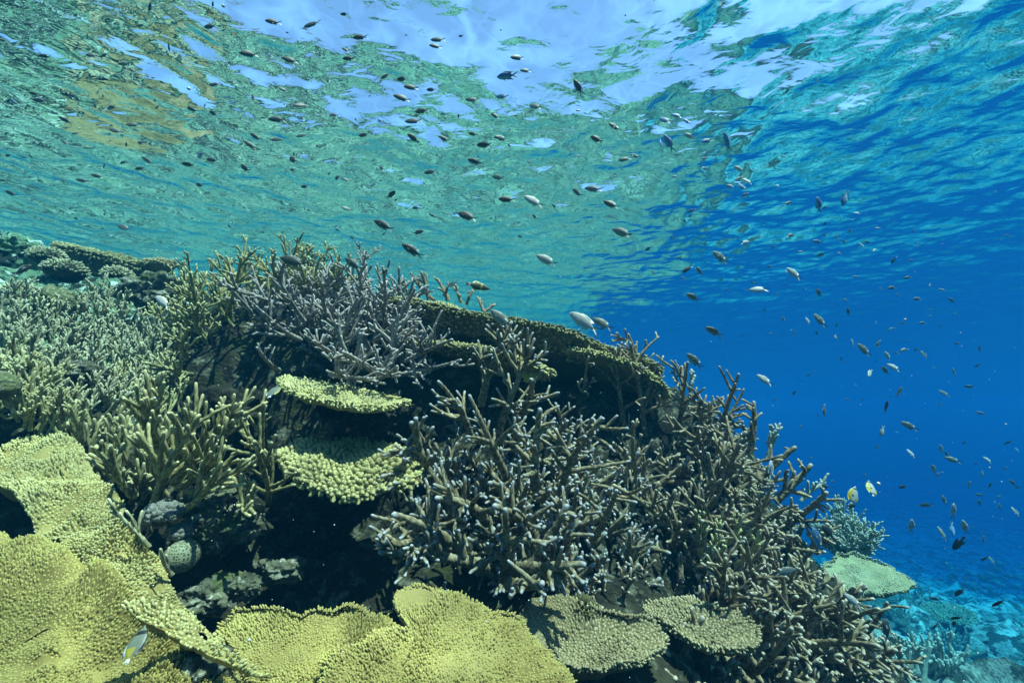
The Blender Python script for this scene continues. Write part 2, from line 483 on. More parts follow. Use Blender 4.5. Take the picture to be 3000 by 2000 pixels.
# ------------------------------------------------------------------ table (plate) corals
def fingers(acc, pos, dr, ln, rad, rng, sides=6, ring=(0, .45, .82, .97), boost=None):
    """A field of short blunt branchlets, one at every position."""
    N = len(pos)
    if N == 0: return
    ref = np.where(np.abs(dr[:, :1]) < .7, np.array((1.0, 0, 0))[None], np.array((0, 1.0, 0))[None])
    a = np.cross(dr, ref); a /= np.linalg.norm(a, axis=1)[:, None]; b = np.cross(dr, a)
    prof = (1.0, .95, .72, .16); k = len(ring); ang = np.arange(sides) * 2 * pi / sides
    tb = ((np.arange(k)[:, None] + np.arange(sides)[None]) % 2).astype(float)
    cs = np.cos(ang)[None, :, None] * a[:, None] + np.sin(ang)[None, :, None] * b[:, None]     # N,sides,3
    V = np.empty((N, k, sides, 3))
    for i in range(k):
        w = prof[i] * (1 + .14 * (tb[i] - .5))[None, :, None] * (1 + .08 * rng.standard_normal((N, sides, 1)))
        V[:, i] = pos[:, None] + dr[:, None] * (ring[i] * ln)[:, None, None] + cs * rad[:, None, None] * w
    i, j = np.meshgrid(np.arange(k - 1), np.arange(sides), indexing='ij'); j2 = (j + 1) % sides
    f = np.stack([i * sides + j, i * sides + j2, (i + 1) * sides + j2, (i + 1) * sides + j], -1).reshape(-1, 4)
    F = (f[None] + (np.arange(N) * k * sides)[:, None, None]).reshape(-1, 4)
    tip = np.tile(np.repeat(np.array((0, .1, .6, 1.0)), sides), N); tub = np.tile(tb.ravel(), N)
    if boost is not None: tip = np.clip(tip + np.repeat(boost, k * sides), 0, 1)
    acc.add(V.reshape(-1, 3), F, tip, tub)

def resample(poly, n):
    p = np.vstack([poly, poly[:1]]); s = np.r_[0, np.cumsum(np.linalg.norm(np.diff(p, axis=0), axis=1))]
    u = np.linspace(0, s[-1], n, endpoint=False)
    return np.stack([np.interp(u, s, p[:, k]) for k in range(p.shape[1])], 1)

def smooth_loop(p, it=2):
    for _ in range(it): p = .5 * p + .25 * (np.roll(p, 1, 0) + np.roll(p, -1, 0))
    return p

def table(name, label, outline, sp, fl, mats, group=None, seed=1, jag=.012, thick=.02, bowl=.05, dish=0.02, lean=.55,
          rim=True, under=0.0, wav=.012, stalk=None, fr=.46, cen=None, cat='coral', nsides=6, steep=1.0, bald=None):
    """A table coral: a thin cupped plate on a stalk, its top set with branchlets. outline = loop of world points."""
    rng = np.random.default_rng(seed)
    o = smooth_loop(resample(np.array(outline, float), 110), 2)
    c = o.mean(0) if cen is None else np.array(cen, float)
    _, _, vt = np.linalg.svd(o - o.mean(0)); N = vt[2]
    if N[2] < 0: N = -N
    U = nrm(np.cross(N, (0, 1, 0) if abs(N[1]) < .9 else (1, 0, 0))); Vv = np.cross(N, U)
    size = np.linalg.norm(o - c, axis=1).mean()
    rad_dir = (o - c) / np.linalg.norm(o - c, axis=1)[:, None]
    ph = fbm(np.c_[np.cos(np.linspace(0, 2*pi, 110, endpoint=False)), np.sin(np.linspace(0, 2*pi, 110, endpoint=False)), np.full(110, seed)] * 5.0, 3, seed)
    o = o + rad_dir * (jag * ph)[:, None]
    def top(s, pts):
        q = pts @ np.stack([U, Vv], 1)
        return (dish * (s ** 2 - 1)) + wav * fbm(np.c_[q * 9, np.full(len(q), seed)], 3, seed + 3)
    K = 16; ss = np.linspace(0, 1, K) ** .9
    rings_t, rings_b = [], []
    for s in ss:
        pts = c + (o - c) * max(s, .001)
        sv = np.full(len(pts), s)
        rings_t.append(pts + N * top(sv, pts)[:, None])
        rings_b.append(pts + N * (top(sv, pts) - thick * (.25 + .75 * min(1, (1 - s) * 6)) - bowl * (1 - s) ** steep)[:, None])
    root = thing(name, label, cat, c, group)
    A = Acc(); n = len(o)
    seq = rings_t + rings_b[::-1]
    V = np.concatenate(seq) - c; k = len(seq)
    i, j = np.meshgrid(np.arange(k - 1), np.arange(n), indexing='ij'); j2 = (j + 1) % n
    F = np.stack([i * n + j, (i + 1) * n + j, (i + 1) * n + j2, i * n + j2], -1).reshape(-1, 4)
    A.add(V, F, 0, 0)
    # branchlets on the top, spaced like a jittered honeycomb
    oc = np.c_[(o - c) @ U, (o - c) @ Vv]
    lo = oc.min(0); hi = oc.max(0)
    gx, gy = np.meshgrid(np.arange(lo[0], hi[0], sp), np.arange(lo[1], hi[1], sp * .87), indexing='ij')
    gx = gx + (np.arange(gx.shape[1])[None] % 2) * sp * .5
    g = np.c_[gx.ravel(), gy.ravel()] + rng.normal(0, sp * .17, (gx.size, 2))
    g = g[in_poly(g[:, 0], g[:, 1], [tuple(q) for q in oc])]
    th = np.arctan2(oc[:, 1], oc[:, 0]); order = np.argsort(th); ro = np.linalg.norm(oc, axis=1)
    gs = np.linalg.norm(g, axis=1) / np.interp(np.arctan2(g[:, 1], g[:, 0]), th[order], ro[order], period=2*pi)
    gs = np.clip(gs, 0, 1)
    ox = (o - c) @ N; oz = np.interp(np.arctan2(g[:, 1], g[:, 0]), th[order], ox[order], period=2*pi) * gs
    flat = c + g[:, :1] * U + g[:, 1:] * Vv + oz[:, None] * N
    pos = flat + N * (top(gs, flat) - .003)[:, None]
    rd = (g[:, :1] * U + g[:, 1:] * Vv); rd /= np.linalg.norm(rd, axis=1)[:, None] + 1e-9
    dr = N + rd * (lean * gs)[:, None] + .16 * rng.standard_normal((len(g), 3)); dr /= np.linalg.norm(dr, axis=1)[:, None]
    ln = fl * rng.uniform(.65, 1.2, len(g)) * (1 + .45 * fbm(np.c_[g * 16, np.full(len(g), seed)], 2, seed + 9)) * (1 - .25 * sstep(.85, 1, gs))
    fade = fbm(np.c_[g * 5.5, np.full(len(g), seed + .5)], 4, seed + 21)
    if bald is not None: ln = ln * (1 - .55 * sstep(bald - .15, bald + .15, fade))
    boost = .55 * sstep(.90, 1.0, gs) + .35 * sstep(.1, .6, fade) * (rng.random(len(g)) < .8)
    fingers(A, pos - c, dr, ln, sp * fr * rng.uniform(.75, 1.15, len(g)), rng, nsides, boost=boost)
    if rim:
        m = int(np.linalg.norm(np.diff(np.vstack([o, o[:1]]), axis=0), axis=1).sum() / (sp * .8))
        for row in range(2):
            q = resample(o, m) + rng.normal(0, sp * .2, (m, 3)) - N * (row * thick * .35)
            r_ = q - c; r_ /= np.linalg.norm(r_, axis=1)[:, None]
            d2 = r_ * .9 + N * (.35 - .4 * row) + .2 * rng.standard_normal((m, 3)); d2 /= np.linalg.norm(d2, axis=1)[:, None]
            fingers(A, q - c - r_ * .004 + N * (dish * 0), d2, fl * rng.uniform(.6, 1.1, m), sp * fr * .9 * np.ones(m), rng, nsides)
    if under > 0:                      # the fringe of branchlets that hangs under the rim
        m = int(len(g) * 1.1 * under); kk = rng.integers(0, n, m); uu = rng.random(m) ** 1.3 * under
        s = 1 - uu
        q = c + (o[kk] - c) * s[:, None] + rng.normal(0, sp * .4, (m, 3))
        q = q - N * (thick * (.25 + .75 * np.minimum(1, uu * 6)) + bowl * (1 - s) ** steep)[:, None]
        d2 = rad_dir[kk] * .95 - N * .05 + .22 * rng.standard_normal((m, 3)); d2 /= np.linalg.norm(d2, axis=1)[:, None]
        fingers(A, q - c, d2, fl * 1.1 * rng.uniform(.6, 1.2, m), sp * fr * .85 * np.ones(m), rng, nsides)
    A.build('plate', mats[0], root)
    B = Acc()
    foot = np.array(stalk, float) if stalk is not None else np.array((c[0], c[1] + size * .25, min(c[2] - .03, hq(c[0], c[1] + size * .25) - .03)))
    s0 = -N * (bowl * .4 + thick * .6 + size * .17)
    v = foot - (c + s0); Ls = max(.04, np.linalg.norm(v))
    tube(B, s0, nrm(v), np.zeros(3), Ls, size * .20, size * .17, 14, rng, .06, .02)
    B.build('stalk', mats[1], root)
    return root

def px_outline(pts, anchor, normal):
    """The loop of pixels pts, laid on the plane through P(*anchor) with the given normal."""
    a = P(*anchor); n = nrm(normal); out = []
    for (x, y) in pts:
        d = ray(x, y); out.append(d * (a @ n) / (d @ n))
    return np.array(out)

def depth_on(px, anchor, normal):
    return float(px_outline([px], anchor, normal)[0] @ np.array((0, cos(PITCH), sin(PITCH))))

# ------------------------------------------------------------------ rocks and massive corals
_ICO = {}
def ico(sub):
    if sub not in _ICO:
        import bmesh
        bm = bmesh.new(); bmesh.ops.create_icosphere(bm, subdivisions=sub, radius=1)
        bm.verts.ensure_lookup_table()
        _ICO[sub] = (np.array([v.co[:] for v in bm.verts]), [[v.index for v in f.verts] for f in bm.faces]); bm.free()
    return _ICO[sub]

def lump(name, loc, size, material, seed=0, sub=4, amp=.35, freq=1.6, fine=.08, flat=1.0, label=None, cat=None, group=None, parent=None):
    v, f = ico(sub); v = v.copy()
    k = 1 + amp * fbm(v * freq + seed * 3.7, 3, seed) + fine * fbm(v * freq * 5 + seed, 3, seed + 5)
    v = v * k[:, None] * np.array(size) * np.array((1, 1, flat))
    me = bpy.data.meshes.new(name); me.from_pydata(v.tolist(), [], f)
    me.polygons.foreach_set('use_smooth', np.full(len(f), True)); me.materials.append(material)
    o = bpy.data.objects.new(name, me); COL.objects.link(o); o.location = tuple(loc)
    if parent is not None: o.parent = parent
    return tag(o, label, cat, group)

def knob_cluster(name, label, px, py, D, R, n, material, seed, kr=.02, cat='coral', squash=.7, finger=None):
    """A cushion of blunt knobs or fingers packed over a dome: small bushy corals."""
    rng = np.random.default_rng(seed); c = P(px, py, D)
    A = Acc()
    v, f = ico(3)
    vv = v * R * .8 * np.array((1, 1, squash)); fq = np.array([[a[0], a[1], a[2], a[2]] for a in f])
    i = np.arange(n) + .5; phi = np.arccos(1 - 1.35 * i / n); th = pi * (1 + 5 ** .5) * i
    d = np.c_[np.cos(th) * np.sin(phi), np.sin(th) * np.sin(phi), np.cos(phi)]
    d = d + .1 * rng.standard_normal(d.shape); d /= np.linalg.norm(d, axis=1)[:, None]
    pos = d * R * .62 * np.array((1, 1, squash))
    dd = d + UP * .25; dd /= np.linalg.norm(dd, axis=1)[:, None]
    fingers(A, pos, dd, R * .45 * rng.uniform(.7, 1.2, n) if finger is None else finger * rng.uniform(.7, 1.2, n), kr * rng.uniform(.8, 1.2, n), rng, 7)
    root = thing(name, label, cat, c)
    A.build('branchlets', material, root)
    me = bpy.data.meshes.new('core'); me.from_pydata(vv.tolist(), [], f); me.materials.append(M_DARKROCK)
    me.polygons.foreach_set('use_smooth', np.full(len(f), True))
    o = bpy.data.objects.new('core', me); COL.objects.link(o); o.parent = root
    return root

# ------------------------------------------------------------------ the corals of the photograph
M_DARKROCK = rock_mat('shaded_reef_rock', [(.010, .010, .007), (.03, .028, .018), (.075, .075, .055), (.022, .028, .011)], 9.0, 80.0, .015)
M_PALEROCK = rock_mat('pale_reef_rock', [(.04, .04, .028), (.13, .13, .085), (.34, .34, .27), (.10, .12, .045)], 8.0, 70.0, .02)
M_SEAROCK = rock_mat('rubble_rock', [(.16, .18, .15), (.36, .36, .31), (.50, .50, .44), (.14, .18, .10)], 3.0, 18.0, .06)
M_OLIVE = coral_mat('olive_staghorn', (.095, .095, .03), (.22, .205, .075), (.54, .50, .27), (.44, .41, .2))
M_GREEN = coral_mat('green_staghorn', (.085, .08, .03), (.19, .172, .07), (.50, .45, .24), (.42, .38, .19))
M_BUSH = coral_mat('grey_green_bushy_staghorn', (.09, .09, .045), (.21, .205, .115), (.52, .50, .33), (.44, .42, .26))
M_VIOLET = coral_mat('violet_grey_staghorn', (.10, .085, .07), (.215, .185, .16), (.46, .43, .42), (.40, .36, .33))
M_BLUETIP = coral_mat('blue_tipped_staghorn', (.075, .055, .025), (.145, .115, .06), (.36, .37, .40), (.35, .31, .21))
M_BROWN = coral_mat('brown_staghorn', (.07, .048, .022), (.17, .122, .062), (.44, .39, .31), (.36, .29, .19))
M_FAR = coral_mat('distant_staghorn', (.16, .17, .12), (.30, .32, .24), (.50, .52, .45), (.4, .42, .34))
M_T_YEL = coral_mat('yellow_table_coral', (.125, .092, .022), (.25, .19, .055), (.46, .40, .13), (.37, .30, .11), patch=8)
M_T_TAN = coral_mat('tan_table_coral', (.09, .07, .03), (.18, .14, .065), (.42, .36, .21), (.29, .24, .13), patch=7)
M_T_GRN = coral_mat('green_table_coral', (.07, .066, .024), (.165, .15, .052), (.50, .45, .20), (.34, .30, .13), patch=8)
M_T_OLV = coral_mat('dark_olive_table_coral', (.05, .045, .018), (.11, .10, .038), (.40, .37, .18), (.24, .22, .10), patch=8)
M_T_SUNLIT = coral_mat('sunlit_cream_table_coral', (.15, .115, .03), (.31, .25, .085), (.58, .54, .25), (.50, .43, .19), patch=9)  # lighter copy of the yellow coral, sunlight put into its colour
M_T_LEMON = coral_mat('lemon_table_coral', (.2, .17, .05), (.36, .31, .12), (.58, .54, .27), (.48, .44, .2), patch=9)
M_T_PALE = coral_mat('pale_table_coral', (.15, .15, .07), (.27, .27, .14), (.48, .47, .32), (.38, .38, .24), patch=6)
TAB = lambda m: (m, M_DARKROCK)

ST_BIG = dict(L=(.11, .22), r=(.0115, .0145), rt=.0034, taper=.42, gap=.038, sides=10, wn=.55, wu=.3, wr=.52, lift=-.02, curl=.3)
ST_MID = dict(L=(.10, .19), r=(.0066, .0088), rt=.0034, taper=.5, gap=.036, sides=8, wn=.6, wu=.45, wr=.40, lift=-.015)
ST_FINE = dict(L=(.055, .105), r=(.0042, .0058), rt=.0024, gap=.019, sides=6, wn=.4, wu=.8, wr=.28, fork=(18, 42), lift=-.01, sideup=.4)

_r = np.random.default_rng(99)
def V(st, **k): return dict(st, **k)

# left mound: yellow green colony on the top and outer side, violet grey colony on the front
staghorn('staghorn_coral', 'yellow green staghorn thicket crowning the mound with upright finger branches', 'coral',
         [(410, 660), (480, 620), (640, 590), (760, 610), (860, 660), (700, 700), (580, 710), (480, 800), (400, 840), (375, 740)], 130,
         V(ST_MID, wu=.7), M_OLIVE, seed=11,
         forced=[((455, 730, 1.62), (440, 640, 1.58)), ((520, 720, 1.6), (575, 595, 1.6)), ((640, 700, 1.6), (620, 575, 1.66)), ((700, 700, 1.62), (720, 590, 1.66)),
                 ((760, 690, 1.6), (770, 600, 1.64)), ((430, 820, 1.5), (370, 780, 1.42)), ((440, 860, 1.5), (380, 850, 1.4)), ((470, 780, 1.52), (395, 700, 1.5))])
staghorn('staghorn_coral', 'violet grey staghorn thicket hanging over the dark hollow below the mound top', 'coral',
         [(600, 730), (760, 690), (880, 690), (960, 750), (1000, 820), (950, 870), (820, 850), (700, 800), (620, 780)], 105,
         V(ST_MID, L=(.13, .24), wn=.8, wu=.3, lean=(.1, -.45, 0)), M_VIOLET, seed=12,
         forced=[((640, 700, 1.5), (505, 640, 1.38)), ((700, 740, 1.5), (600, 600, 1.42)), ((760, 740, 1.5), (700, 640, 1.4)), ((690, 780, 1.5), (575, 730, 1.36)), ((800, 830, 1.46), (680, 770, 1.3)),
                 ((780, 840, 1.4), (780, 690, 1.34)), ((860, 860, 1.42), (800, 790, 1.25)), ((900, 850, 1.42), (905, 740, 1.34)), ((840, 870, 1.4), (930, 890, 1.25)),
                 ((930, 830, 1.45), (1040, 770, 1.36)), ((920, 860, 1.42), (1070, 840, 1.34)), ((860, 780, 1.5), (985, 715, 1.42)), ((880, 720, 1.55), (905, 650, 1.5)),
                 ((820, 700, 1.55), (870, 640, 1.5)), ((640, 850, 1.42), (575, 815, 1.34)), ((760, 860, 1.42), (880, 880, 1.26))])
# the big thicket in the middle and its neighbours down the right flank
staghorn('staghorn_coral', 'blue tipped grey brown staghorn thicket of thick branches spreading below the stacked plates', 'coral',
         [(990, 1030), (1100, 1010), (1230, 1000), (1380, 1040), (1440, 1180), (1440, 1370), (1300, 1390), (1140, 1350), (980, 1260), (950, 1140)], 130,
         V(ST_BIG, L=(.11, .20), r=(.0112, .0142), wn=.75, wu=.12, wr=.66, curl=.12, minz=-.2, gap=.039, fork=(38, 70), sideup=.1, sidefrac=(.32, .68), lean=(0, -.15, 0), back=.14), M_BLUETIP, seed=13,
         forced=[((1105, 930, 1.25), (1133, 755, 1.24), .0155), ((1140, 1010, 1.2), (1195, 800, 1.2), .015), ((1080, 1000, 1.18), (1060, 870, 1.15), .013), ((1000, 1060, 1.15), (915, 940, 1.1)),
                 ((1010, 1120, 1.1), (885, 1000, 1.04)), ((1160, 1090, 1.08), (1100, 950, 1.0), .013), ((1230, 1120, 1.1), (1215, 970, 1.03)), ((1290, 1120, 1.12), (1330, 930, 1.08), .014),
                 ((1120, 1200, 1.0), (1040, 1070, .95)), ((1190, 1180, 1.0), (1140, 1020, .95), .013), ((1050, 1260, 1.0), (875, 1215, .93)), ((1040, 1250, .98), (905, 1140, .92)),
                 ((1120, 1300, .98), (895, 1235, .9)), ((1230, 1250, .98), (1205, 1100, .93)), ((1300, 1260, 1.0), (1330, 1130, .95), .012), ((1180, 1310, .95), (1340, 1250, .88)),
                 ((1190, 1300, .95), (1330, 1310, .86)), ((1170, 1340, .95), (1300, 1350, .85)), ((1160, 1330, .95), (1180, 1185, .9)), ((1360, 1240, 1.05), (1440, 1130, 1.0), .013), ((1200, 950, 1.3), (1260, 880, 1.26))])
staghorn('staghorn_coral', 'brown staghorn thicket with long bare branches along the right crest of the reef', 'coral',
         [(1440, 1060), (1560, 990), (1680, 1000), (1790, 1090), (1850, 1200), (1800, 1320), (1640, 1330), (1500, 1260), (1440, 1120)], 116,
         V(ST_BIG, L=(.10, .19), wn=.75, wu=.12, wr=.6, curl=.12, sideup=.12, minz=-.2, fork=(40, 70), lean=(.15, -.1, 0)), M_BROWN, seed=14,
         forced=[((1440, 1010, 1.5), (1400, 820, 1.5), .014), ((1480, 1000, 1.5), (1470, 790, 1.5), .014), ((1500, 960, 1.5), (1475, 770, 1.55), .012), ((1560, 980, 1.5), (1575, 840, 1.5), .012), ((1640, 1020, 1.42), (1690, 875, 1.42), .013),
                 ((1630, 1180, 1.35), (1700, 1010, 1.32), .017), ((1590, 1230, 1.3), (1720, 1010, 1.22), .017), ((1720, 1040, 1.4), (1765, 925, 1.4), .013), ((1740, 1100, 1.4), (1830, 1020, 1.4)),
                 ((1780, 1150, 1.4), (1880, 1070, 1.4)), ((1800, 1210, 1.4), (1905, 1150, 1.4)), ((1610, 1040, 1.42), (1570, 950, 1.4), .013), ((1480, 1140, 1.35), (1400, 1000, 1.3), .014),
                 ((1530, 1200, 1.3), (1450, 1110, 1.22), .014), ((1680, 1250, 1.28), (1600, 1130, 1.2), .014), ((1770, 1280, 1.3), (1690, 1170, 1.24), .014), ((1830, 1290, 1.34), (1920, 1230, 1.36)),
                 ((1350, 950, 1.55), (1310, 850, 1.5), .012), ((1600, 960, 1.55), (1640, 890, 1.55))])
staghorn('staghorn_coral', 'dark brown staghorn tangle at the foot of the right slope, beside open water', 'coral',
         [(1500, 1420), (1600, 1340), (1800, 1330), (1850, 1340), (1920, 1410), (1990, 1510), (1990, 1580), (1500, 1600), (1620, 1480)], 86,
         V(ST_BIG, L=(.11, .2), r=(.0112, .0142), wn=.7, wu=.06, wr=.64, curl=.08, sideup=.1, minz=-.25, lean=(.1, -.2, 0)), M_BROWN, seed=15,
         forced=[((1620, 1480, 1.0), (1760, 1560, .92), .015), ((1830, 1450, 1.08), (1770, 1300, 1.02), .015), ((1760, 1400, 1.08), (1700, 1290, 1.02), .014), ((1900, 1440, 1.15), (1890, 1280, 1.1), .014),
                 ((1800, 1500, 1.05), (2000, 1400, 1.0), .015), ((1860, 1480, 1.1), (2010, 1340, 1.1), .013), ((1960, 1480, 1.2), (2070, 1400, 1.2), .011), ((1960, 1540, 1.2), (2090, 1470, 1.2), .011),
                 ((1900, 1560, 1.1), (2060, 1540, 1.05), .012), ((1720, 1450, 1.05), (1830, 1420, .98), .013), ((1660, 1440, 1.02), (1640, 1330, .98), .012), ((1700, 1560, .98), (1870, 1480, .92), .014)])
staghorn('staghorn_coral', 'small pale yellow staghorn tuft lit by the sun inside the brown thicket', 'coral',
         [(1560, 1250), (1680, 1270), (1660, 1340), (1570, 1340)], 14, V(ST_FINE, L=(.06, .11), r=(.006, .008), lean=(0, -.6, 0), lift=.10), M_OLIVE, seed=16)
# left slope
staghorn('staghorn_coral', 'large olive staghorn with stout upright branches at the edge of the dark hollow', 'coral',
         [(180, 1000), (330, 1000), (420, 1040), (480, 1110), (480, 1180), (400, 1170), (280, 1150), (200, 1080)], 62,
         V(ST_BIG, L=(.05, .10), r=(.0062, .008), wu=.8, wr=.36, fork=(20, 42), gap=.045, lv=2, back=.1, sidefrac=(.4, .75)), M_GREEN, seed=17,
         forced=[((360, 1080, .97), (300, 870, .95), .014), ((370, 1080, .96), (330, 880, .93), .016), 
                 ((380, 1100, .96), (465, 940, .94), .013), ((400, 1110, .95), (500, 980, .93), .012), ((430, 1130, .95), (560, 1130, .88)), ((410, 1120, .95), (540, 1060, .9)), 
                 ((310, 1140, .9), (190, 1060, .84)), ((400, 1170, .92), (530, 1190, .85)), ((360, 1150, .9), (380, 1010, .85), .013)])
staghorn('staghorn_coral', 'fine grey green bushy staghorn covering the upper slope between rocks', 'coral',
         [(120, 760), (260, 670), (300, 760), (260, 840), (160, 850), (110, 810)], 100, V(ST_FINE, L=(.06, .11), lift=.01), M_BUSH, seed=18)
staghorn('staghorn_coral', 'fine yellowish bushy staghorn thicket low on the slope above the yellow plates', 'coral',
         [(0, 860), (120, 830), (330, 880), (370, 940), (230, 980), (120, 1010), (0, 960)], 100, V(ST_FINE, L=(.06, .11), lift=.01), M_BUSH, seed=19)
staghorn('staghorn_coral', 'fine bushy staghorn beside the grey green one, reaching to the mound', 'coral',
         [(270, 800), (380, 770), (390, 900), (330, 930), (260, 860)], 72, V(ST_FINE, L=(.06, .11), lift=.01), M_BUSH, seed=20)
staghorn('staghorn_coral', 'pale bushy staghorn patch on the far upper left slope', 'coral',
         [(0, 720), (80, 700), (110, 760), (60, 840), (0, 830)], 69, V(ST_FINE, L=(.06, .11), lift=.01), M_BUSH, seed=21)
staghorn('staghorn_coral', 'fine bushy staghorn at the left edge just above the yellow plates', 'coral',
         [(-30, 880), (60, 900), (140, 990), (200, 1040), (80, 1010), (-30, 960)], 80, V(ST_FINE, L=(.06, .11), lift=.03), M_OLIVE, seed=121)
staghorn('staghorn_coral', 'low fine staghorn between the olive one and the mound', 'coral',
         [(230, 900), (400, 860), (420, 960), (330, 990), (240, 970)], 80, V(ST_FINE, L=(.06, .11)), M_OLIVE, seed=122)
staghorn('staghorn_coral', 'low dark staghorn sprigs in the shade above the two tan plates', 'coral',
         [(1230, 1350), (1330, 1330), (1450, 1340), (1480, 1390), (1400, 1395), (1280, 1390)], 26, V(ST_MID, L=(.07, .13), lean=(0, -.5, 0)), M_BROWN, seed=123)
staghorn('staghorn_coral', 'slender brown staghorn sprigs standing in the mouth of the dark hollow', 'coral',
         [(600, 1030), (640, 1010), (650, 1100), (600, 1130)], 5, V(ST_MID, lift=.12), M_GREEN, seed=22,
         forced=[((610, 1100, 1.0), (570, 970, .97)), ((620, 1080, 1.0), (590, 1010, .96)), ((615, 1160, .98), (640, 1060, .95), .009), ((600, 1170, .95), (560, 1140, .9))])
staghorn('staghorn_coral', 'pale staghorn sprig creeping along the upper edge of the yellow plates', 'coral',
         [(240, 1150), (320, 1210), (390, 1290), (330, 1290)], 3, V(ST_FINE, L=(.04, .06), r=(.004, .005), lv=1, back=.03), M_BUSH, seed=23,
         forced=[((345, 1255, .80), (245, 1150, .82), .005), ((395, 1320, .80), (350, 1265, .8), .005)])
staghorn('staghorn_coral', 'small staghorn with dark upright branches standing behind the top plate', 'coral',
         [(960, 690), (1040, 690), (1050, 700), (960, 700)], 4, V(ST_MID, lift=.1), M_BROWN, seed=24,
         forced=[((985, 690, 1.85), (975, 630, 1.85), .012), ((1000, 690, 1.85), (930, 650, 1.85), .01), ((1030, 690, 1.85), (1010, 635, 1.85), .013), ((1060, 695, 1.85), (1040, 655, 1.85), .01),
                 ((960, 690, 1.85), (915, 660, 1.85), .01), ((1070, 700, 1.85), (1085, 665, 1.85), .01), ((1110, 715, 1.8), (1100, 680, 1.8), .01), ((1115, 715, 1.8), (1140, 695, 1.8), .009)])
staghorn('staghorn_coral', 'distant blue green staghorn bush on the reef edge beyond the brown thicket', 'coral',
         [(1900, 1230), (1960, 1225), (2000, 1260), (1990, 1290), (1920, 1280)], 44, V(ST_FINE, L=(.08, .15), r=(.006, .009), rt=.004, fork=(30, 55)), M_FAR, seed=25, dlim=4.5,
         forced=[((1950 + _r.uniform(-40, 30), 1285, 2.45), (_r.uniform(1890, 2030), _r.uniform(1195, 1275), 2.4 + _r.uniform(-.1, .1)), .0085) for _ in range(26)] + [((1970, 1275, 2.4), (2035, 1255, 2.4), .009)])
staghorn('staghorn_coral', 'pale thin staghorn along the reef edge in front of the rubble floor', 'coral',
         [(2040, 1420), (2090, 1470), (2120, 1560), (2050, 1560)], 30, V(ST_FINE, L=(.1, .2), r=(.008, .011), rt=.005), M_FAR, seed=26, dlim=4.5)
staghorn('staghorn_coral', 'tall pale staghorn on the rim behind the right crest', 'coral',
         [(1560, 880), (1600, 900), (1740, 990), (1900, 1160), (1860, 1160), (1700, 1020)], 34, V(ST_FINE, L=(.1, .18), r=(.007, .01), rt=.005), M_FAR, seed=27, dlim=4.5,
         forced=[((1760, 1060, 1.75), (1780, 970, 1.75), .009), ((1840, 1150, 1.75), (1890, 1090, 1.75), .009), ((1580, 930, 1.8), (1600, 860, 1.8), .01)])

# table corals
def P3(l): return [P(*a) for a in l]
front = P3([(880, 690, 1.78), (930, 683, 1.70), (1050, 712, 1.62), (1180, 730, 1.58), (1300, 755, 1.58), (1400, 800, 1.62), (1480, 820, 1.68), (1522, 850, 1.8)])
back = [a + np.array((.03, .42, -.015)) for a in front[::-1]]
table('table_coral', 'broad table coral with a thick fringed green rim crowning the ridge', front + back, .0105, .016, TAB(M_T_OLV), seed=31,
      thick=.026, bowl=.17, dish=-.005, under=.28, lean=.5, jag=.008, wav=.006, steep=.9)
front = P3([(960, 785, 1.62), (1040, 790, 1.5), (1120, 800, 1.46), (1210, 830, 1.44), (1270, 855, 1.5)])
table('table_coral', 'narrow green plate tucked under the ridge table, above the thick upright branches', front + [a + np.array((.03, .36, .02)) for a in front[::-1]], .0115, .018, TAB(M_T_GRN), seed=32,
      thick=.016, bowl=.06, under=.2, dish=.0, jag=.008, wav=.005)
front = P3([(1300, 800, 1.6), (1380, 810, 1.55), (1460, 835, 1.55), (1510, 870, 1.62), (1540, 905, 1.7)])
table('table_coral', 'small green plate between the ridge table and the brown crest branches', front + [a + np.array((.0, .36, .02)) for a in front[::-1]], .0115, .018, TAB(M_T_GRN), seed=33,
      thick=.016, bowl=.06, under=.2, dish=.0, jag=.008, wav=.005)
table('table_coral', 'thin pale yellow plate jutting from the mound over the dark hollow', px_outline([(640, 880), (650, 866), (740, 878), (820, 895), (900, 912), (935, 922), (900, 936), (820, 932), (740, 920), (670, 902)], (780, 905, 1.28), (.10, -.16, 1)),
      .0095, .014, TAB(M_T_LEMON), seed=34, thick=.014, bowl=.012, dish=.002, stalk=P(800, 930, 1.75))
table('table_coral', 'round knobbly green plate with bright front rim inside the dark hollow', px_outline([(640, 1060), (660, 1030), (720, 1010), (820, 1010), (910, 1030), (965, 1075), (950, 1105), (890, 1120), (820, 1140), (760, 1130), (700, 1105), (660, 1085)], (800, 1075, 1.12), (.02, -.34, 1)),
      .0125, .0165, TAB(M_T_GRN), seed=35, thick=.022, bowl=.03, dish=-.006, lean=.7, fr=.52, stalk=P(800, 1120, 1.6), nsides=8)
table('table_coral', 'large yellow table coral of dense branchlets spreading across the front', px_outline([(900, 1370), (935, 1345), (1000, 1352), (1100, 1378), (1190, 1415), (1250, 1480), (1290, 1530), (1340, 1590), (1340, 1660), (860, 1680), (700, 1600), (760, 1500), (880, 1450), (940, 1440)], (1080, 1480, .72), (.05, -.42, 1)),
      .0045, .0092, TAB(M_T_YEL), seed=36, thick=.02, bowl=.07, dish=.02, lean=.5)
table('table_coral', 'yellow table coral lying left of the large front one, with a scalloped far rim', px_outline([(500, 1450), (530, 1405), (620, 1400), (700, 1412), (800, 1398), (880, 1410), (925, 1440), (960, 1500), (900, 1620), (760, 1680), (640, 1640), (560, 1540)], (720, 1500, .72), (-.05, -.40, 1)),
      .0045, .0092, TAB(M_T_YEL), seed=37, thick=.02, bowl=.07, dish=.015, lean=.5)
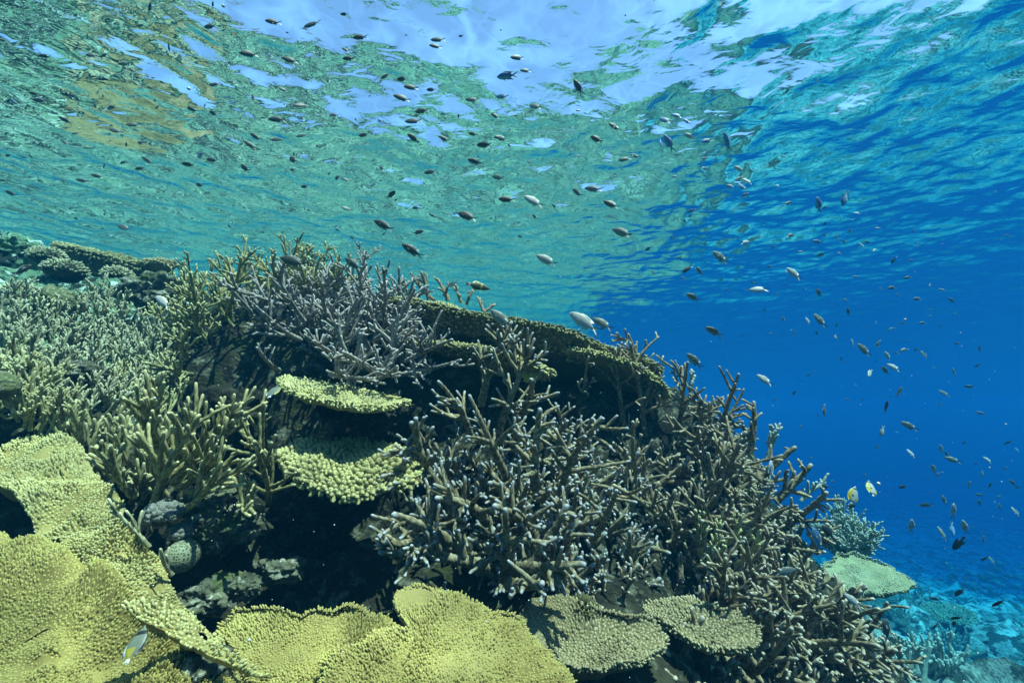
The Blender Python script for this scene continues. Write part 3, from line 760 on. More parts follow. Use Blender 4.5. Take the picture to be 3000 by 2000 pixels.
table('table_coral', 'tan table coral with fine ridges and pale rim under the blue tipped thicket', px_outline([(1200, 1440), (1210, 1385), (1300, 1375), (1420, 1410), (1500, 1420), (1533, 1470), (1510, 1505), (1440, 1530), (1370, 1538), (1290, 1520), (1230, 1480)], (1370, 1460, .90), (.0, -.34, 1)),
      .0072, .0095, TAB(M_T_TAN), seed=38, thick=.014, bowl=.06, dish=.03, lean=.7, jag=.006)
table('table_coral', 'smaller tan table coral tucked under the right hand tangle', px_outline([(1475, 1400), (1500, 1380), (1580, 1378), (1680, 1400), (1750, 1440), (1745, 1475), (1690, 1492), (1600, 1478), (1530, 1440)], (1610, 1435, .98), (.05, -.30, 1)),
      .0078, .011, TAB(M_T_TAN), seed=39, thick=.014, bowl=.05, dish=.012, lean=.7, jag=.008)
table('table_coral', 'pale smooth plate overhanging deep water beyond the right tangle', px_outline([(1915, 1275), (1960, 1268), (2020, 1285), (2080, 1320), (2108, 1345), (2080, 1360), (2020, 1362), (1950, 1360), (1900, 1340), (1890, 1300)], (2000, 1320, 1.95), (-.06, -.40, 1)),
      0.0085, .007, TAB(M_T_PALE), seed=40, thick=.02, bowl=.07, dish=.02, lean=.8, stalk=P(1890, 1420, 2.1))
table('table_coral', 'huge yellow table coral filling the near corner in sunlit folds', px_outline([(-120, 1200), (0, 1232), (100, 1268), (220, 1310), (320, 1370), (440, 1460), (570, 1540), (620, 1640), (400, 1760), (0, 1800), (-200, 1600), (-240, 1300)], (180, 1480, .66), (.12, -.36, 1)),
      .0045, .0092, TAB(M_T_YEL), seed=41, stalk=P(160, 1520, .95), bald=.8, thick=.02, bowl=.06, dish=.02, wav=.042, lean=.4)
table('table_coral', 'yellow sloping table coral with a folded lower edge above the huge one', px_outline([(0, 985), (60, 960), (140, 1010), (210, 1060), (250, 1130), (330, 1240), (400, 1330), (460, 1400), (530, 1440), (500, 1500), (590, 1545), (480, 1520), (300, 1400), (160, 1262), (80, 1178), (-60, 1100), (-100, 1030)], (100, 1215, depth_on((100, 1215), (180, 1480, .66), (.12, -.36, 1)) - .012), (.17, -.46, 1)),
      .0056, .0110, TAB(M_T_SUNLIT), seed=42, stalk=P(220, 1230, 1.05), bald=.8, rim=False, jag=.02, thick=.018, bowl=.06, dish=.0, wav=.05, lean=.4)
dl = depth_on((430, 1470), (180, 1480, .66), (.12, -.36, 1)) - .045
table('table_coral', 'narrow folded yellow ledge casting a dark line across the near plates', px_outline([(278, 1383), (330, 1368), (400, 1385), (458, 1412), (440, 1432), (520, 1478), (625, 1542), (560, 1528), (470, 1488), (380, 1440), (310, 1408)], (430, 1450, dl), (.22, -.55, 1)),
      .0055, .0095, TAB(M_T_SUNLIT), seed=47, thick=.012, bowl=.012, dish=.0, wav=.02, rim=False, jag=.006, cen=None, stalk=P(420, 1470, dl + .16))
table('table_coral', 'long dark plate silhouetted below the surface on the far left crest', P3([(118, 562, 2.3), (190, 575, 2.2), (290, 600, 2.15), (352, 620, 2.25), (330, 606, 2.42), (230, 580, 2.42), (150, 560, 2.42)]),
      .016, .02, TAB(M_T_OLV), seed=43, thick=.05, bowl=.16, dish=0, under=.3, steep=.6)
table('table_coral', 'small mushroom shaped plate on the skyline beside the yellow green mound', P3([(328, 602, 2.2), (360, 598, 2.1), (404, 610, 2.2), (390, 604, 2.4), (345, 598, 2.4)]),
      .014, .016, TAB(M_T_TAN), seed=44, thick=.02, bowl=.10, dish=0, steep=.8)
for k, (x, y, D, R, lab) in enumerate([
        (110, 592, 2.05, .085, 'grey green clump of stubby branchlets under the long dark plate'), (150, 622, 1.95, .095, 'grey green tufted clump just in front of the long dark plate'), (50, 680, 1.8, .10, 'grey green tufted clump on the left slope below the dark crest rock'),
        (270, 632, 2.0, .06, 'little tufted clump in the shade under the long dark plate')]):
    knob_cluster('finger_coral', lab, x, y, D, R, 260, M_BUSH, 50 + k, kr=.0052, squash=.5, finger=.026)
knob_cluster('finger_coral', 'dark olive bushy coral between the tan plate and the thicket', 1335, 1398, 1.0, .042, 220, coral_mat('dark_bush_coral', (.03, .028, .012), (.07, .06, .025), (.13, .12, .05)), 60, kr=.0036, finger=.016)
knob_cluster('finger_coral', 'grey bubbly knob coral on the slope under the olive staghorn', 375, 1180, .90, .042, 150, coral_mat('grey_knob_coral', (.05, .05, .042), (.10, .10, .085), (.17, .17, .15)), 61, kr=.0075, finger=.012)
knob_cluster('finger_coral', 'second grey knob coral just above the spotted ball coral', 410, 1225, .92, .028, 90, bpy.data.materials['grey_knob_coral'], 62, kr=.006, finger=.01)

# massive corals
def brain_mat():
    m, t, out = mat('spotted_ball_coral'); b = node(t, 'ShaderNodeBsdfPrincipled', Roughness=.7)
    tc = t.nodes.new('ShaderNodeTexCoord')
    v = node(t, 'ShaderNodeTexVoronoi', Scale=190.0, Randomness=.5); t.links.new(tc.outputs['Object'], v.inputs['Vector'])
    k = maprange(t, v.outputs['Distance'], .30, .42)
    c = mixc(t, k, (.035, .042, .025), (.17, .18, .11))
    bp = node(t, 'ShaderNodeBump', Strength=.8, Distance=.003); t.links.new(k, bp.inputs['Height'])
    t.links.new(c, b.inputs['Base Color']); t.links.new(bp.outputs[0], b.inputs['Normal']); t.links.new(b.outputs[0], out.inputs['Surface'])
    return m
lump('ball_coral', P(418, 1275, .90), (.034, .034, .032), brain_mat(), 3, 4, .06, 1.2, .01, label='round ball coral with dark spots at the edge of the hollow', cat='coral')
M_SMOOTH = rock_mat('smooth_lobed_coral', [(.06, .07, .035), (.14, .15, .08), (.22, .23, .14), (.11, .13, .05)], 18, 150, .012)
lump('ball_coral', P(0, 885, 1.06), (.038, .038, .036), M_SMOOTH, 5, 4, .08, 1.2, .02, label='smooth grey ball coral at the left edge among fine staghorn', cat='coral')
lump('lobed_coral', P(132, 695, 1.62), (.06, .06, .06), M_SMOOTH, 8, 4, .3, 1.6, .02, label='smooth lobed pale coral above the grey green staghorn', cat='coral')

# loose rocks of the reef
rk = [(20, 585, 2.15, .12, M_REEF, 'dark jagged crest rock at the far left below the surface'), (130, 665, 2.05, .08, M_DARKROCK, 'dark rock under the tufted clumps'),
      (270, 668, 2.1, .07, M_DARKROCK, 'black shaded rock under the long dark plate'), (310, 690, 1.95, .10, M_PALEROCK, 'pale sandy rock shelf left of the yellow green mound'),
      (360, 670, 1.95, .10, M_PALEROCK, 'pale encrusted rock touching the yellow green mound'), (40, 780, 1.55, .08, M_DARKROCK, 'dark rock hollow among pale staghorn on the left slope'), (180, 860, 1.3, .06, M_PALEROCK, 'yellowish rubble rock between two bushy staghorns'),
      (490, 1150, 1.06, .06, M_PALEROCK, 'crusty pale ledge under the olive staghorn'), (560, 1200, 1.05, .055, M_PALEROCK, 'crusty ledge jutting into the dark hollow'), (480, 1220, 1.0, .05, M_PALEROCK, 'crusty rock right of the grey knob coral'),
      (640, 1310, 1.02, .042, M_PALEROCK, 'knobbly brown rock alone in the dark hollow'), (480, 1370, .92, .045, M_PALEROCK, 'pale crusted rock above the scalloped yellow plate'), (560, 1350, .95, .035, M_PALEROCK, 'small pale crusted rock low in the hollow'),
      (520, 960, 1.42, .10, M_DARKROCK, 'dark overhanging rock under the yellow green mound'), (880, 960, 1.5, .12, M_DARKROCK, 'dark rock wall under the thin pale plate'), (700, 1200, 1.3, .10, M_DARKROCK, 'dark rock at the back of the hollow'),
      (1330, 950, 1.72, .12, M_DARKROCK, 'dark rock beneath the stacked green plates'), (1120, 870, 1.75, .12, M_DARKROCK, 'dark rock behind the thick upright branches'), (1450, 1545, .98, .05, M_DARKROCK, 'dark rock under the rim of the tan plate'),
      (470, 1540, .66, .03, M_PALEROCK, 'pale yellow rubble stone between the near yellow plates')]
for k, (x, y, D, R, m, lab) in enumerate(rk):
    lump('reef_rock', P(x, y, D), (R * RNG.uniform(.9, 1.3), R * RNG.uniform(.8, 1.1), R * RNG.uniform(.6, .9)), m, 100 + k, 5, .40, 1.5, .16, label=lab, cat='rock')

# the rubble floor far below on the right
def floor_pt(px, py):
    h = hit(px, py); return None if h is None else h[0]
k = 0
for _ in range(400):
    if k >= 170: break
    px = RNG.uniform(1990, 2380); py = RNG.uniform(1290, 1575)
    p = floor_pt(px, py)
    if p is None or p[2] > -2.4: continue
    R = RNG.uniform(.04, .15) * (1.4 if RNG.random() < .15 else 1)
    lump('seabed_rock', p + np.array((0, 0, R * .1)), (R * RNG.uniform(.8, 1.4), R * RNG.uniform(.8, 1.3), R * RNG.uniform(.45, .8)), M_SEAROCK if RNG.random() < .7 else M_PALEROCK, 300 + k, 3, .45, 1.6, .2,
         label='rubble boulder on the blue sea floor beyond the reef', cat='rock', group='boulders strewn over the deep sea floor')
    k += 1
p = floor_pt(2180, 1440)
if p is not None:
    th = np.linspace(0, 2*pi, 16, endpoint=False)
    table('table_coral', 'lone pale plate standing on the deep rubble floor', [p + np.array((.32 * cos(a), .32 * sin(a), .22 + .05 * cos(a))) for a in th], .035, .04, TAB(M_T_PALE), seed=46, thick=.04, bowl=.12, stalk=p - np.array((0, 0, .05)))
for k, (x, y, lab) in enumerate([(2180, 1500, 'staghorn bush on the deep floor in front of the lone pale plate'), (2100, 1400, 'staghorn bush on the deep floor at the foot of the reef'), (2150, 1560, 'staghorn bush at the bottom of the rubble slope')]):
    hh = hit(x, y)
    if hh is None or np.linalg.norm(hh[0]) < 4.2: continue
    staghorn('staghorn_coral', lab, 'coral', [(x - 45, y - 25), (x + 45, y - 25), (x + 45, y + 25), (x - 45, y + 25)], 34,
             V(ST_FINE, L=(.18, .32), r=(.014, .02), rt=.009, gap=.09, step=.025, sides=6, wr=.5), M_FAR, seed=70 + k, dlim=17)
# ------------------------------------------------------------------ fish
def fish_mat(name, back, side, belly, rough=.55):
    m, t, out = mat(name); b = node(t, 'ShaderNodeBsdfPrincipled', Roughness=rough)
    g = attr(t, 'tip'); n = noise(t, 220, 2, .5, geo_pos(t))
    g2 = math_(t, 'ADD', g, math_(t, 'MULTIPLY', math_(t, 'SUBTRACT', n.outputs['Fac'], .5), .25))
    c = mixc(t, maprange(t, g2, .15, .48), belly, side); c = mixc(t, maprange(t, g2, .55, .85), c, back)
    t.links.new(c, b.inputs['Base Color']); t.links.new(b.outputs[0], out.inputs['Surface']); return m

def flat_mat(name, col, rough=.5):
    m, t, out = mat(name); b = node(t, 'ShaderNodeBsdfPrincipled', Roughness=rough)
    n = noise(t, 160, 3, .6, geo_pos(t))
    c = mixc(t, n.outputs['Fac'], tuple(x * .7 for x in col), tuple(min(1, x * 1.25) for x in col))
    t.links.new(c, b.inputs['Base Color']); t.links.new(b.outputs[0], out.inputs['Surface']); return m

F_BODY = {'g': fish_mat('grey_teal_scales', (.05, .06, .045), (.09, .13, .14), (.20, .26, .27)),
          'd': fish_mat('backlit_dark_scales', (.018, .022, .017), (.030, .043, .045), (.07, .09, .09)),  # dark fish, with backlit shade added into the scale colour
          'p': fish_mat('pale_scales', (.24, .24, .21), (.34, .37, .41), (.38, .42, .48)),
          'b': fish_mat('blue_scales', (.03, .09, .24), (.06, .17, .36), (.16, .32, .50)),
          'k': fish_mat('black_scales', (.008, .009, .014), (.014, .014, .022), (.02, .02, .03))}
F_FIN = flat_mat('translucent_grey_fin', (.16, .20, .21)); F_EDGE = flat_mat('black_fin_edge', (.012, .014, .016))
F_PALEFIN = flat_mat('pale_fin', (.42, .45, .42)); F_BLACKFIN = flat_mat('black_fin', (.010, .010, .016))
F_EYE = flat_mat('eye_ring', (.45, .42, .25), .2); F_PUPIL = flat_mat('eye_pupil', (.004, .004, .005), .1)
F_YEL = flat_mat('yellow_scales', (.30, .25, .03)); F_BLACK = flat_mat('black_band', (.012, .012, .012)); F_WHITE = flat_mat('white_scales', (.27, .30, .30))

def loft(A, prof, sides=14, mi=0, wf=.44):
    """Fish body: prof = rows of (x, centre z, half height, half width)."""
    k = len(prof); ang = np.arange(sides) * 2 * pi / sides
    v = np.empty((k, sides, 3)); g = np.empty((k, sides))
    for i, (x, zc, hh, hw) in enumerate(prof):
        v[i, :, 0] = x; v[i, :, 1] = hw * np.sin(ang); v[i, :, 2] = zc + hh * np.cos(ang)
        g[i] = .5 + .5 * np.cos(ang)
    i, j = np.meshgrid(np.arange(k - 1), np.arange(sides), indexing='ij'); j2 = (j + 1) % sides
    f = np.stack([i * sides + j, (i + 1) * sides + j, (i + 1) * sides + j2, i * sides + j2], -1).reshape(-1, 4)
    A.add(v.reshape(-1, 3), f, g.ravel(), 0, mi)

def fin(A, root, tipp, th=.006, mi=0, bend=None):
    """A fin between a line of root points and a line of tip points, with a little thickness."""
    r = np.array(root, float); t = np.array(tipp, float); n = len(r)
    rows = [r, .5 * (r + t), t]
    if bend is not None: rows[1] = rows[1] + np.array(bend)
    V = []; 
    for q, w in zip(rows, (1, .7, .25)):
        e = np.zeros_like(q); e[:, 1] = th * w
        if bend is not None: e = np.zeros_like(q); e[:, 2] = th * w
        V += [q + e, q - e]
    V = np.concatenate(V); F = []
    def idx(row, side, i): return (row * 2 + side) * n + i
    for row in range(2):
        for i in range(n - 1):
            F.append((idx(row, 0, i), idx(row + 1, 0, i), idx(row + 1, 0, i + 1), idx(row, 0, i + 1)))
            F.append((idx(row, 1, i), idx(row, 1, i + 1), idx(row + 1, 1, i + 1), idx(row + 1, 1, i)))
    for i in range(n - 1): F.append((idx(2, 0, i), idx(2, 1, i), idx(2, 1, i + 1), idx(2, 0, i + 1)))
    for row in range(2):
        for i in (0, n - 1): F.append((idx(row, 0, i), idx(row, 1, i), idx(row + 1, 1, i), idx(row + 1, 0, i)))
    A.add(V, F, .5, 0, mi)

def eye(A, x, y, z, r, mi):
    v, f = ico(2); A.add(v * r * np.array((1, .55, 1)) + np.array((x, y, z)), [[a[0], a[1], a[2], a[2]] for a in f], .5, 0, mi)

CH = [(.500, -.004, .004, .003), (.485, -.003, .024, .014), (.455, 0, .050, .028), (.41, .003, .080, .042), (.35, .005, .110, .053), (.27, .006, .136, .060), (.18, .006, .148, .062),
      (.08, .005, .146, .059), (-.02, .004, .128, .050), (-.11, .003, .098, .037), (-.18, .002, .064, .024), (-.23, 0, .042, .015), (-.265, 0, .036, .010), (-.28, 0, .034, .006)]

def chromis_parts(A, what):
    if 'body' in what: loft(A, CH, 14, 0)
    if 'tail' in what:
        for s in (1, -1):
            fin(A, [(-.265, 0, .0 * s), (-.268, 0, .018 * s), (-.27, 0, .030 * s)], [(-.34, 0, .012 * s), (-.43, 0, .075 * s), (-.475, 0, .115 * s)], .004, 1)
            fin(A, [(-.255, 0, .030 * s), (-.255, 0, .040 * s)], [(-.50, 0, .120 * s), (-.50, 0, .142 * s)], .006, 2)
    if 'dorsal' in what: fin(A, [(.24, 0, .135), (.10, 0, .142), (-.04, 0, .116), (-.15, 0, .072)], [(.20, 0, .172), (.06, 0, .188), (-.10, 0, .168), (-.21, 0, .130)], .005, 1)
    if 'anal' in what: fin(A, [(.02, 0, -.128), (-.06, 0, -.106), (-.15, 0, -.070)], [(-.02, 0, -.165), (-.12, 0, -.155), (-.20, 0, -.125)], .005, 1)
    if 'pelvic' in what: fin(A, [(.22, .01, -.128), (.17, .01, -.136)], [(.09, .02, -.19), (.06, .02, -.175)], .004, 1)
    if 'pectoral' in what:
        for s in (1, -1): fin(A, [(.25, .055 * s, .0), (.25, .055 * s, -.035)], [(.13, .10 * s, .02), (.13, .10 * s, -.055)], .004, 1, bend=(0, .01 * s, 0))
    if 'eyes' in what:
        for s in (1, -1): eye(A, .415, .036 * s, .028, .022, 3); eye(A, .418, .044 * s, .028, .013, 4)

_SMALL = {}
def small_fish(tone):
    if tone not in _SMALL:
        A = Acc(); chromis_parts(A, ('body', 'tail', 'dorsal', 'anal', 'pelvic', 'eyes'))
        fm = {'p': F_PALEFIN, 'k': F_BLACKFIN}.get(tone, F_FIN)
        _SMALL[tone] = A.mesh('chromis_body', [F_BODY[tone], fm, F_EDGE, F_EYE, F_PUPIL])
    return _SMALL[tone]

_HERO = {}
def hero_meshes(tone):
    if tone not in _HERO:
        fm = {'p': F_PALEFIN, 'k': F_BLACKFIN}.get(tone, F_FIN); L = []
        for nm, what in (('body', ('body',)), ('tail_fin', ('tail',)), ('dorsal_fin', ('dorsal',)), ('anal_fin', ('anal',)), ('pelvic_fin', ('pelvic',))):
            A = Acc(); chromis_parts(A, what); L.append((nm, A.mesh(nm, [F_BODY[tone], fm, F_EDGE, F_EYE, F_PUPIL])))
        for s in (1, -1):
            A = Acc(); fin(A, [(.25, .055 * s, .0), (.25, .055 * s, -.035)], [(.13, .10 * s, .02), (.13, .10 * s, -.055)], .004, 0, bend=(0, .01 * s, 0)); L.append(('pectoral_fin', A.mesh('pectoral_fin', fm)))
            A = Acc(); eye(A, .415, .036 * s, .028, .022, 0); eye(A, .418, .044 * s, .028, .013, 1); L.append(('eye', A.mesh('eye', [F_EYE, F_PUPIL])))
        _HERO[tone] = L
    return _HERO[tone]

FW = np.array((0, cos(PITCH), sin(PITCH))); UPV = np.array((0, -sin(PITCH), cos(PITCH))); RT = np.array((1.0, 0, 0))

def pose(px, py, Lpx, ang, D, yaw, roll=0.0, squash=1.0):
    """World matrix of a fish seen at (px, py), Lpx long; ang: tilt of a left-swimming fish, nose up positive; above 100 it swims right."""
    flip = ang > 100
    a = radians(ang - 200 if flip else ang)
    H = (RT if flip else -RT) * cos(a) + UPV * sin(a)
    Zd = (-RT if flip else RT) * sin(a) + UPV * cos(a)
    H2 = nrm(H * cos(yaw) + FW * sin(yaw))
    Zd = nrm(Zd + FW * roll); Zd = nrm(Zd - H2 * (Zd @ H2)); Yd = np.cross(Zd, H2)
    size = .92 * Lpx * D / FPX
    M = Matrix(((H2[0], Yd[0], Zd[0], 0), (H2[1], Yd[1], Zd[1], 0), (H2[2], Yd[2], Zd[2], 0), (0, 0, 0, 1)))
    return Matrix.Translation(P(px, py, D)) @ M @ Matrix.Scale(size, 4)

def depth_for(px, py, Lpx, real):
    D = real * FPX / max(Lpx, 4); d = ray(px, py)
    lim = 0.93
    if d[2] * D > lim: D = lim / d[2]
    if d[2] > .05: D = min(D, .96 / d[2])
    h = hit(px, py)                    # keep clear of the reef
    if h is not None:
        dep = h[0] @ FW
        if dep < D + .35: D = min(D, max(.5, dep - .42))
    return float(np.clip(D, .45, 8.0))

# fish of the photograph, by enlarged view: x, y, length, tilt (+200 swims right), tone
R1 = """985,40,90,-25,d;1395,25,75,18,d;1380,175,105,2,d;1795,145,110,-8,d;2050,160,140,-10,d;1108,305,95,-15,d;1635,355,130,-15,d;1905,395,120,8,d;180,50,50,-40,d;190,160,80,0,d;295,370,80,5,d;600,365,90,10,d;690,360,70,0,d;815,420,80,-10,g
225,615,70,10,d;260,660,100,5,d;170,705,70,-5,d;80,745,50,0,d;930,575,60,8,g;1035,700,75,-8,d;1020,660,60,20,d;730,705,80,-12,g;1265,720,85,20,d;1400,745,90,30,d;1345,690,40,-30,d;1410,555,90,-5,d;1860,590,70,10,g;1975,690,120,-22,d;1660,640,55,80,d;2195,755,80,8,d
1820,785,130,3,d;1095,810,55,80,d;875,820,90,-8,d;430,790,80,28,d;760,860,100,15,d;500,875,60,-20,d;350,875,60,0,d;90,845,30,60,d;45,875,40,-30,d;430,940,55,40,d;830,948,95,10,d;925,937,80,15,d;1680,900,95,32,d;1645,955,100,30,d;1800,915,110,208,d;1985,890,100,-3,d
1540,850,40,40,d;970,1055,90,36,g;1310,1025,100,210,b;1235,1080,95,8,d;1395,1050,100,10,d;1610,1105,120,35,d;1925,1050,130,37,d;1920,1115,60,20,d;685,1085,50,-60,d;810,1065,50,-30,d;920,1105,70,-15,d;640,1155,80,10,d;540,1185,80,8,d;55,1020,60,0,d;205,1030,40,50,d
1310,1215,90,20,d;2000,1225,80,8,d;20,1185,50,5,d;2215,1165,110,20,d;75,1270,90,25,d;815,1495,120,22,d;45,630,40,0,d;20,265,50,0,d"""
R2 = """20,95,60,0,d;125,245,110,-6,d;635,262,110,0,d;620,305,95,2,d;50,385,95,0,d;30,330,70,30,d;290,500,110,5,d;400,520,95,12,d;1155,380,110,-10,d;1210,465,85,2,g;1090,498,160,3,b;1555,575,130,60,d;460,575,110,0,d;590,590,80,10,d;400,645,130,12,d;1055,635,110,22,b;860,655,110,10,d
530,728,130,10,d;1275,700,120,32,g;1010,762,80,32,d;475,795,130,-3,d;150,885,100,0,d;475,910,110,28,d;675,912,90,22,d;865,880,80,22,d;1050,908,115,0,d;940,950,130,9,d;630,1020,70,48,d;880,1062,120,17,d;265,1105,80,42,d;585,1128,120,6,d;1030,1165,110,22,g;325,1280,100,230,d;30,1180,80,20,d
1795,835,110,30,d;1675,915,110,36,d;2125,790,110,42,b;2200,760,90,30,b;2150,940,140,60,b;2100,950,80,80,b;1560,1025,50,0,b;1860,1045,95,-4,d;1930,1025,80,15,d;1550,1265,110,24,d;490,1365,60,0,d;600,1415,60,20,g;1270,1425,60,35,d;500,1525,100,210,d;35,1370,80,15,g;2190,1160,50,0,b;1560,725,50,-10,d"""
R5 = """1845,70,160,30,g;2015,175,60,-35,d;2220,235,50,0,g;730,410,95,-22,p;680,480,60,10,b"""
R3 = """30,800,70,40,b;45,895,90,36,p;160,925,90,-10,b;290,930,140,62,b;145,1040,50,0,p;370,1110,85,38,p;140,1105,75,206,d;370,1170,70,-40,p;425,1190,85,36,p;310,1220,60,20,d;395,1230,80,48,b;410,1275,50,-35,d;620,1218,35,30,p;690,1335,70,220,g;890,1345,120,82,b;1065,1300,120,-75,b
935,1362,40,-20,d;1145,1398,45,10,p;935,1465,40,-60,d;1100,1520,40,60,d;665,1028,40,20,d;605,1100,40,35,d;60,1380,60,-25,d;705,1545,85,212,g;1520,1515,40,60,b"""
R6 = """930,90,40,80,d;1010,100,40,80,g;885,130,80,8,b;1545,150,45,75,p;410,135,80,212,p;595,165,35,-50,d;775,195,40,0,d;910,215,70,-20,b;1030,205,45,5,g;1178,155,55,42,p;1260,185,55,-35,p;1385,250,65,-62,d;1500,252,40,0,d;678,325,30,80,p;30,310,90,-35,d;110,325,85,48,g
915,295,30,60,g;1135,360,45,10,b;1475,365,55,-18,d;500,445,130,2,p;460,400,45,45,d;68,495,120,26,g;620,473,35,-45,g;893,468,85,48,g;1375,432,70,-8,d;1300,440,30,80,d;1415,480,40,22,d;1622,415,40,-60,g;1705,445,50,18,d;1540,505,70,0,d;1070,512,40,5,g;1765,515,60,48,b;1790,598,30,0,p
1628,615,30,0,g;1630,575,30,0,d;1085,590,60,82,d;660,640,45,78,d;820,650,60,75,p;1010,680,40,85,d;733,725,55,-75,p;1270,660,28,80,g;1440,665,40,0,d;1575,662,55,-12,d;1370,700,45,-32,p;1690,685,40,60,g;1005,752,60,-58,d;1115,795,65,72,p;1285,795,65,-62,d;1345,880,90,50,p
1455,838,70,-18,d;1535,835,40,-40,d;1585,870,70,78,d;1800,797,50,18,d;1950,835,55,80,d;1040,900,40,75,d;1070,915,30,-40,d;1230,990,100,-38,p;1330,975,85,45,g;1385,955,95,50,p;830,1003,35,-20,d;1650,955,30,40,d;1780,985,65,78,g;1940,940,55,-65,b;1455,1030,35,60,d;1420,1115,110,68,p
1885,1080,60,5,d;1720,1125,80,36,g;735,1118,45,-70,d;1365,1140,25,-50,d;930,1230,90,-80,d;1335,1215,110,80,d;1180,1163,30,-50,d;1690,1200,40,52,d;1490,1340,115,34,g;775,1345,45,70,p;1310,1370,85,-75,p;1535,1420,35,40,p;1280,1475,40,-70,p;1850,1445,40,-52,d;1410,1380,30,10,b
1958,1255,60,20,b;1500,1520,75,62,p;1695,1490,75,72,p;2140,1445,60,-42,d;2195,1495,40,60,p;2000,1555,40,50,p;840,1545,30,0,d"""
R9 = """1195,200,30,40,d;1010,338,30,40,d;985,245,35,0,d;1600,400,85,-22,g;1500,540,115,86,p;1775,440,120,88,p;1770,555,100,-76,b;1705,590,120,62,g;1850,545,110,72,p;1880,270,85,68,p;1715,370,75,82,g;1950,335,50,10,g;1965,190,50,-76,g;1645,165,90,58,p;1680,195,60,-50,b;1775,105,100,20,g
1735,70,60,62,d;2000,105,60,62,p;1925,130,30,-40,d;2125,160,40,0,d;2165,255,60,54,g;2200,285,40,-40,g;2015,275,60,88,d;2075,345,40,-42,d;1945,385,50,85,g;2080,410,50,85,g;2185,445,75,85,g;1975,620,50,-76,d;1905,545,30,60,g;1985,750,70,-60,d;2030,765,60,80,g;1820,970,95,-62,d;2075,1040,110,-66,d
1655,1015,70,12,k;1780,1180,90,60,k;1800,1140,90,-60,d;1850,885,40,60,g;1000,490,80,40,p;1660,1190,80,-45,d"""
LAB = {'d': 'dark', 'g': 'grey green', 'p': 'pale silvery', 'b': 'bright blue', 'k': 'black'}
def region(px, py):
    if py > 1235: return 'low over the blue rubble floor', 'fish over the rubble floor'
    if px > 1700 and py > 480: return 'loose in the open blue water beside the reef', 'fish in the open blue water'
    if px > 1560: return 'high near the blue ripples above the drop off', 'fish high above the drop off'
    if py < 330: return 'just under the bright surface window', 'fish under the surface window'
    return 'hovering between reef top and rippled surface', 'fish between reef and rippled surface'

nfish = 0
for txt, ox, oy in ((R1, 0, 0), (R2, 1000, 0), (R5, 1000, 650), (R3, 2000, 0), (R6, 2000, 650), (R9, 2000, 1300)):
    for row in txt.replace('\n', ';').split(';'):
        zx, zy, L, ang, tone = row.split(','); zx, zy, L, ang = float(zx), float(zy), float(L), float(ang)
        px, py, Lp = (ox + zx * .44643) * .784, (oy + zy * .44643) * .784, L * .35
        D = depth_for(px, py, Lp, RNG.uniform(.045, .065))
        o = bpy.data.objects.new('chromis', small_fish(tone)); COL.objects.link(o)
        o.matrix_world = pose(px, py, Lp, ang, D, RNG.normal(0.1, .35), RNG.normal(0, .25))
        where, grp = region(px, py)
        tag(o, f'small {LAB[tone]} fork tailed fish {where}', 'fish', f'{LAB[tone]} {grp}')
        nfish += 1

more = 298 - 28 - nfish           # the rest of the dim little fish over the left slope
for k in range(max(0, more)):
    px, py = RNG.uniform(0, 1250), RNG.uniform(90, 540); Lp = RNG.uniform(12, 24)
    o = bpy.data.objects.new('chromis', small_fish('d')); COL.objects.link(o)
    o.matrix_world = pose(px, py, Lp, RNG.normal(12, 25), depth_for(px, py, Lp, .05), RNG.normal(.1, .4), RNG.normal(0, .25))
    where, grp = region(px, py); tag(o, f'small dark fork tailed fish {where}', 'fish', f'dark {grp}')

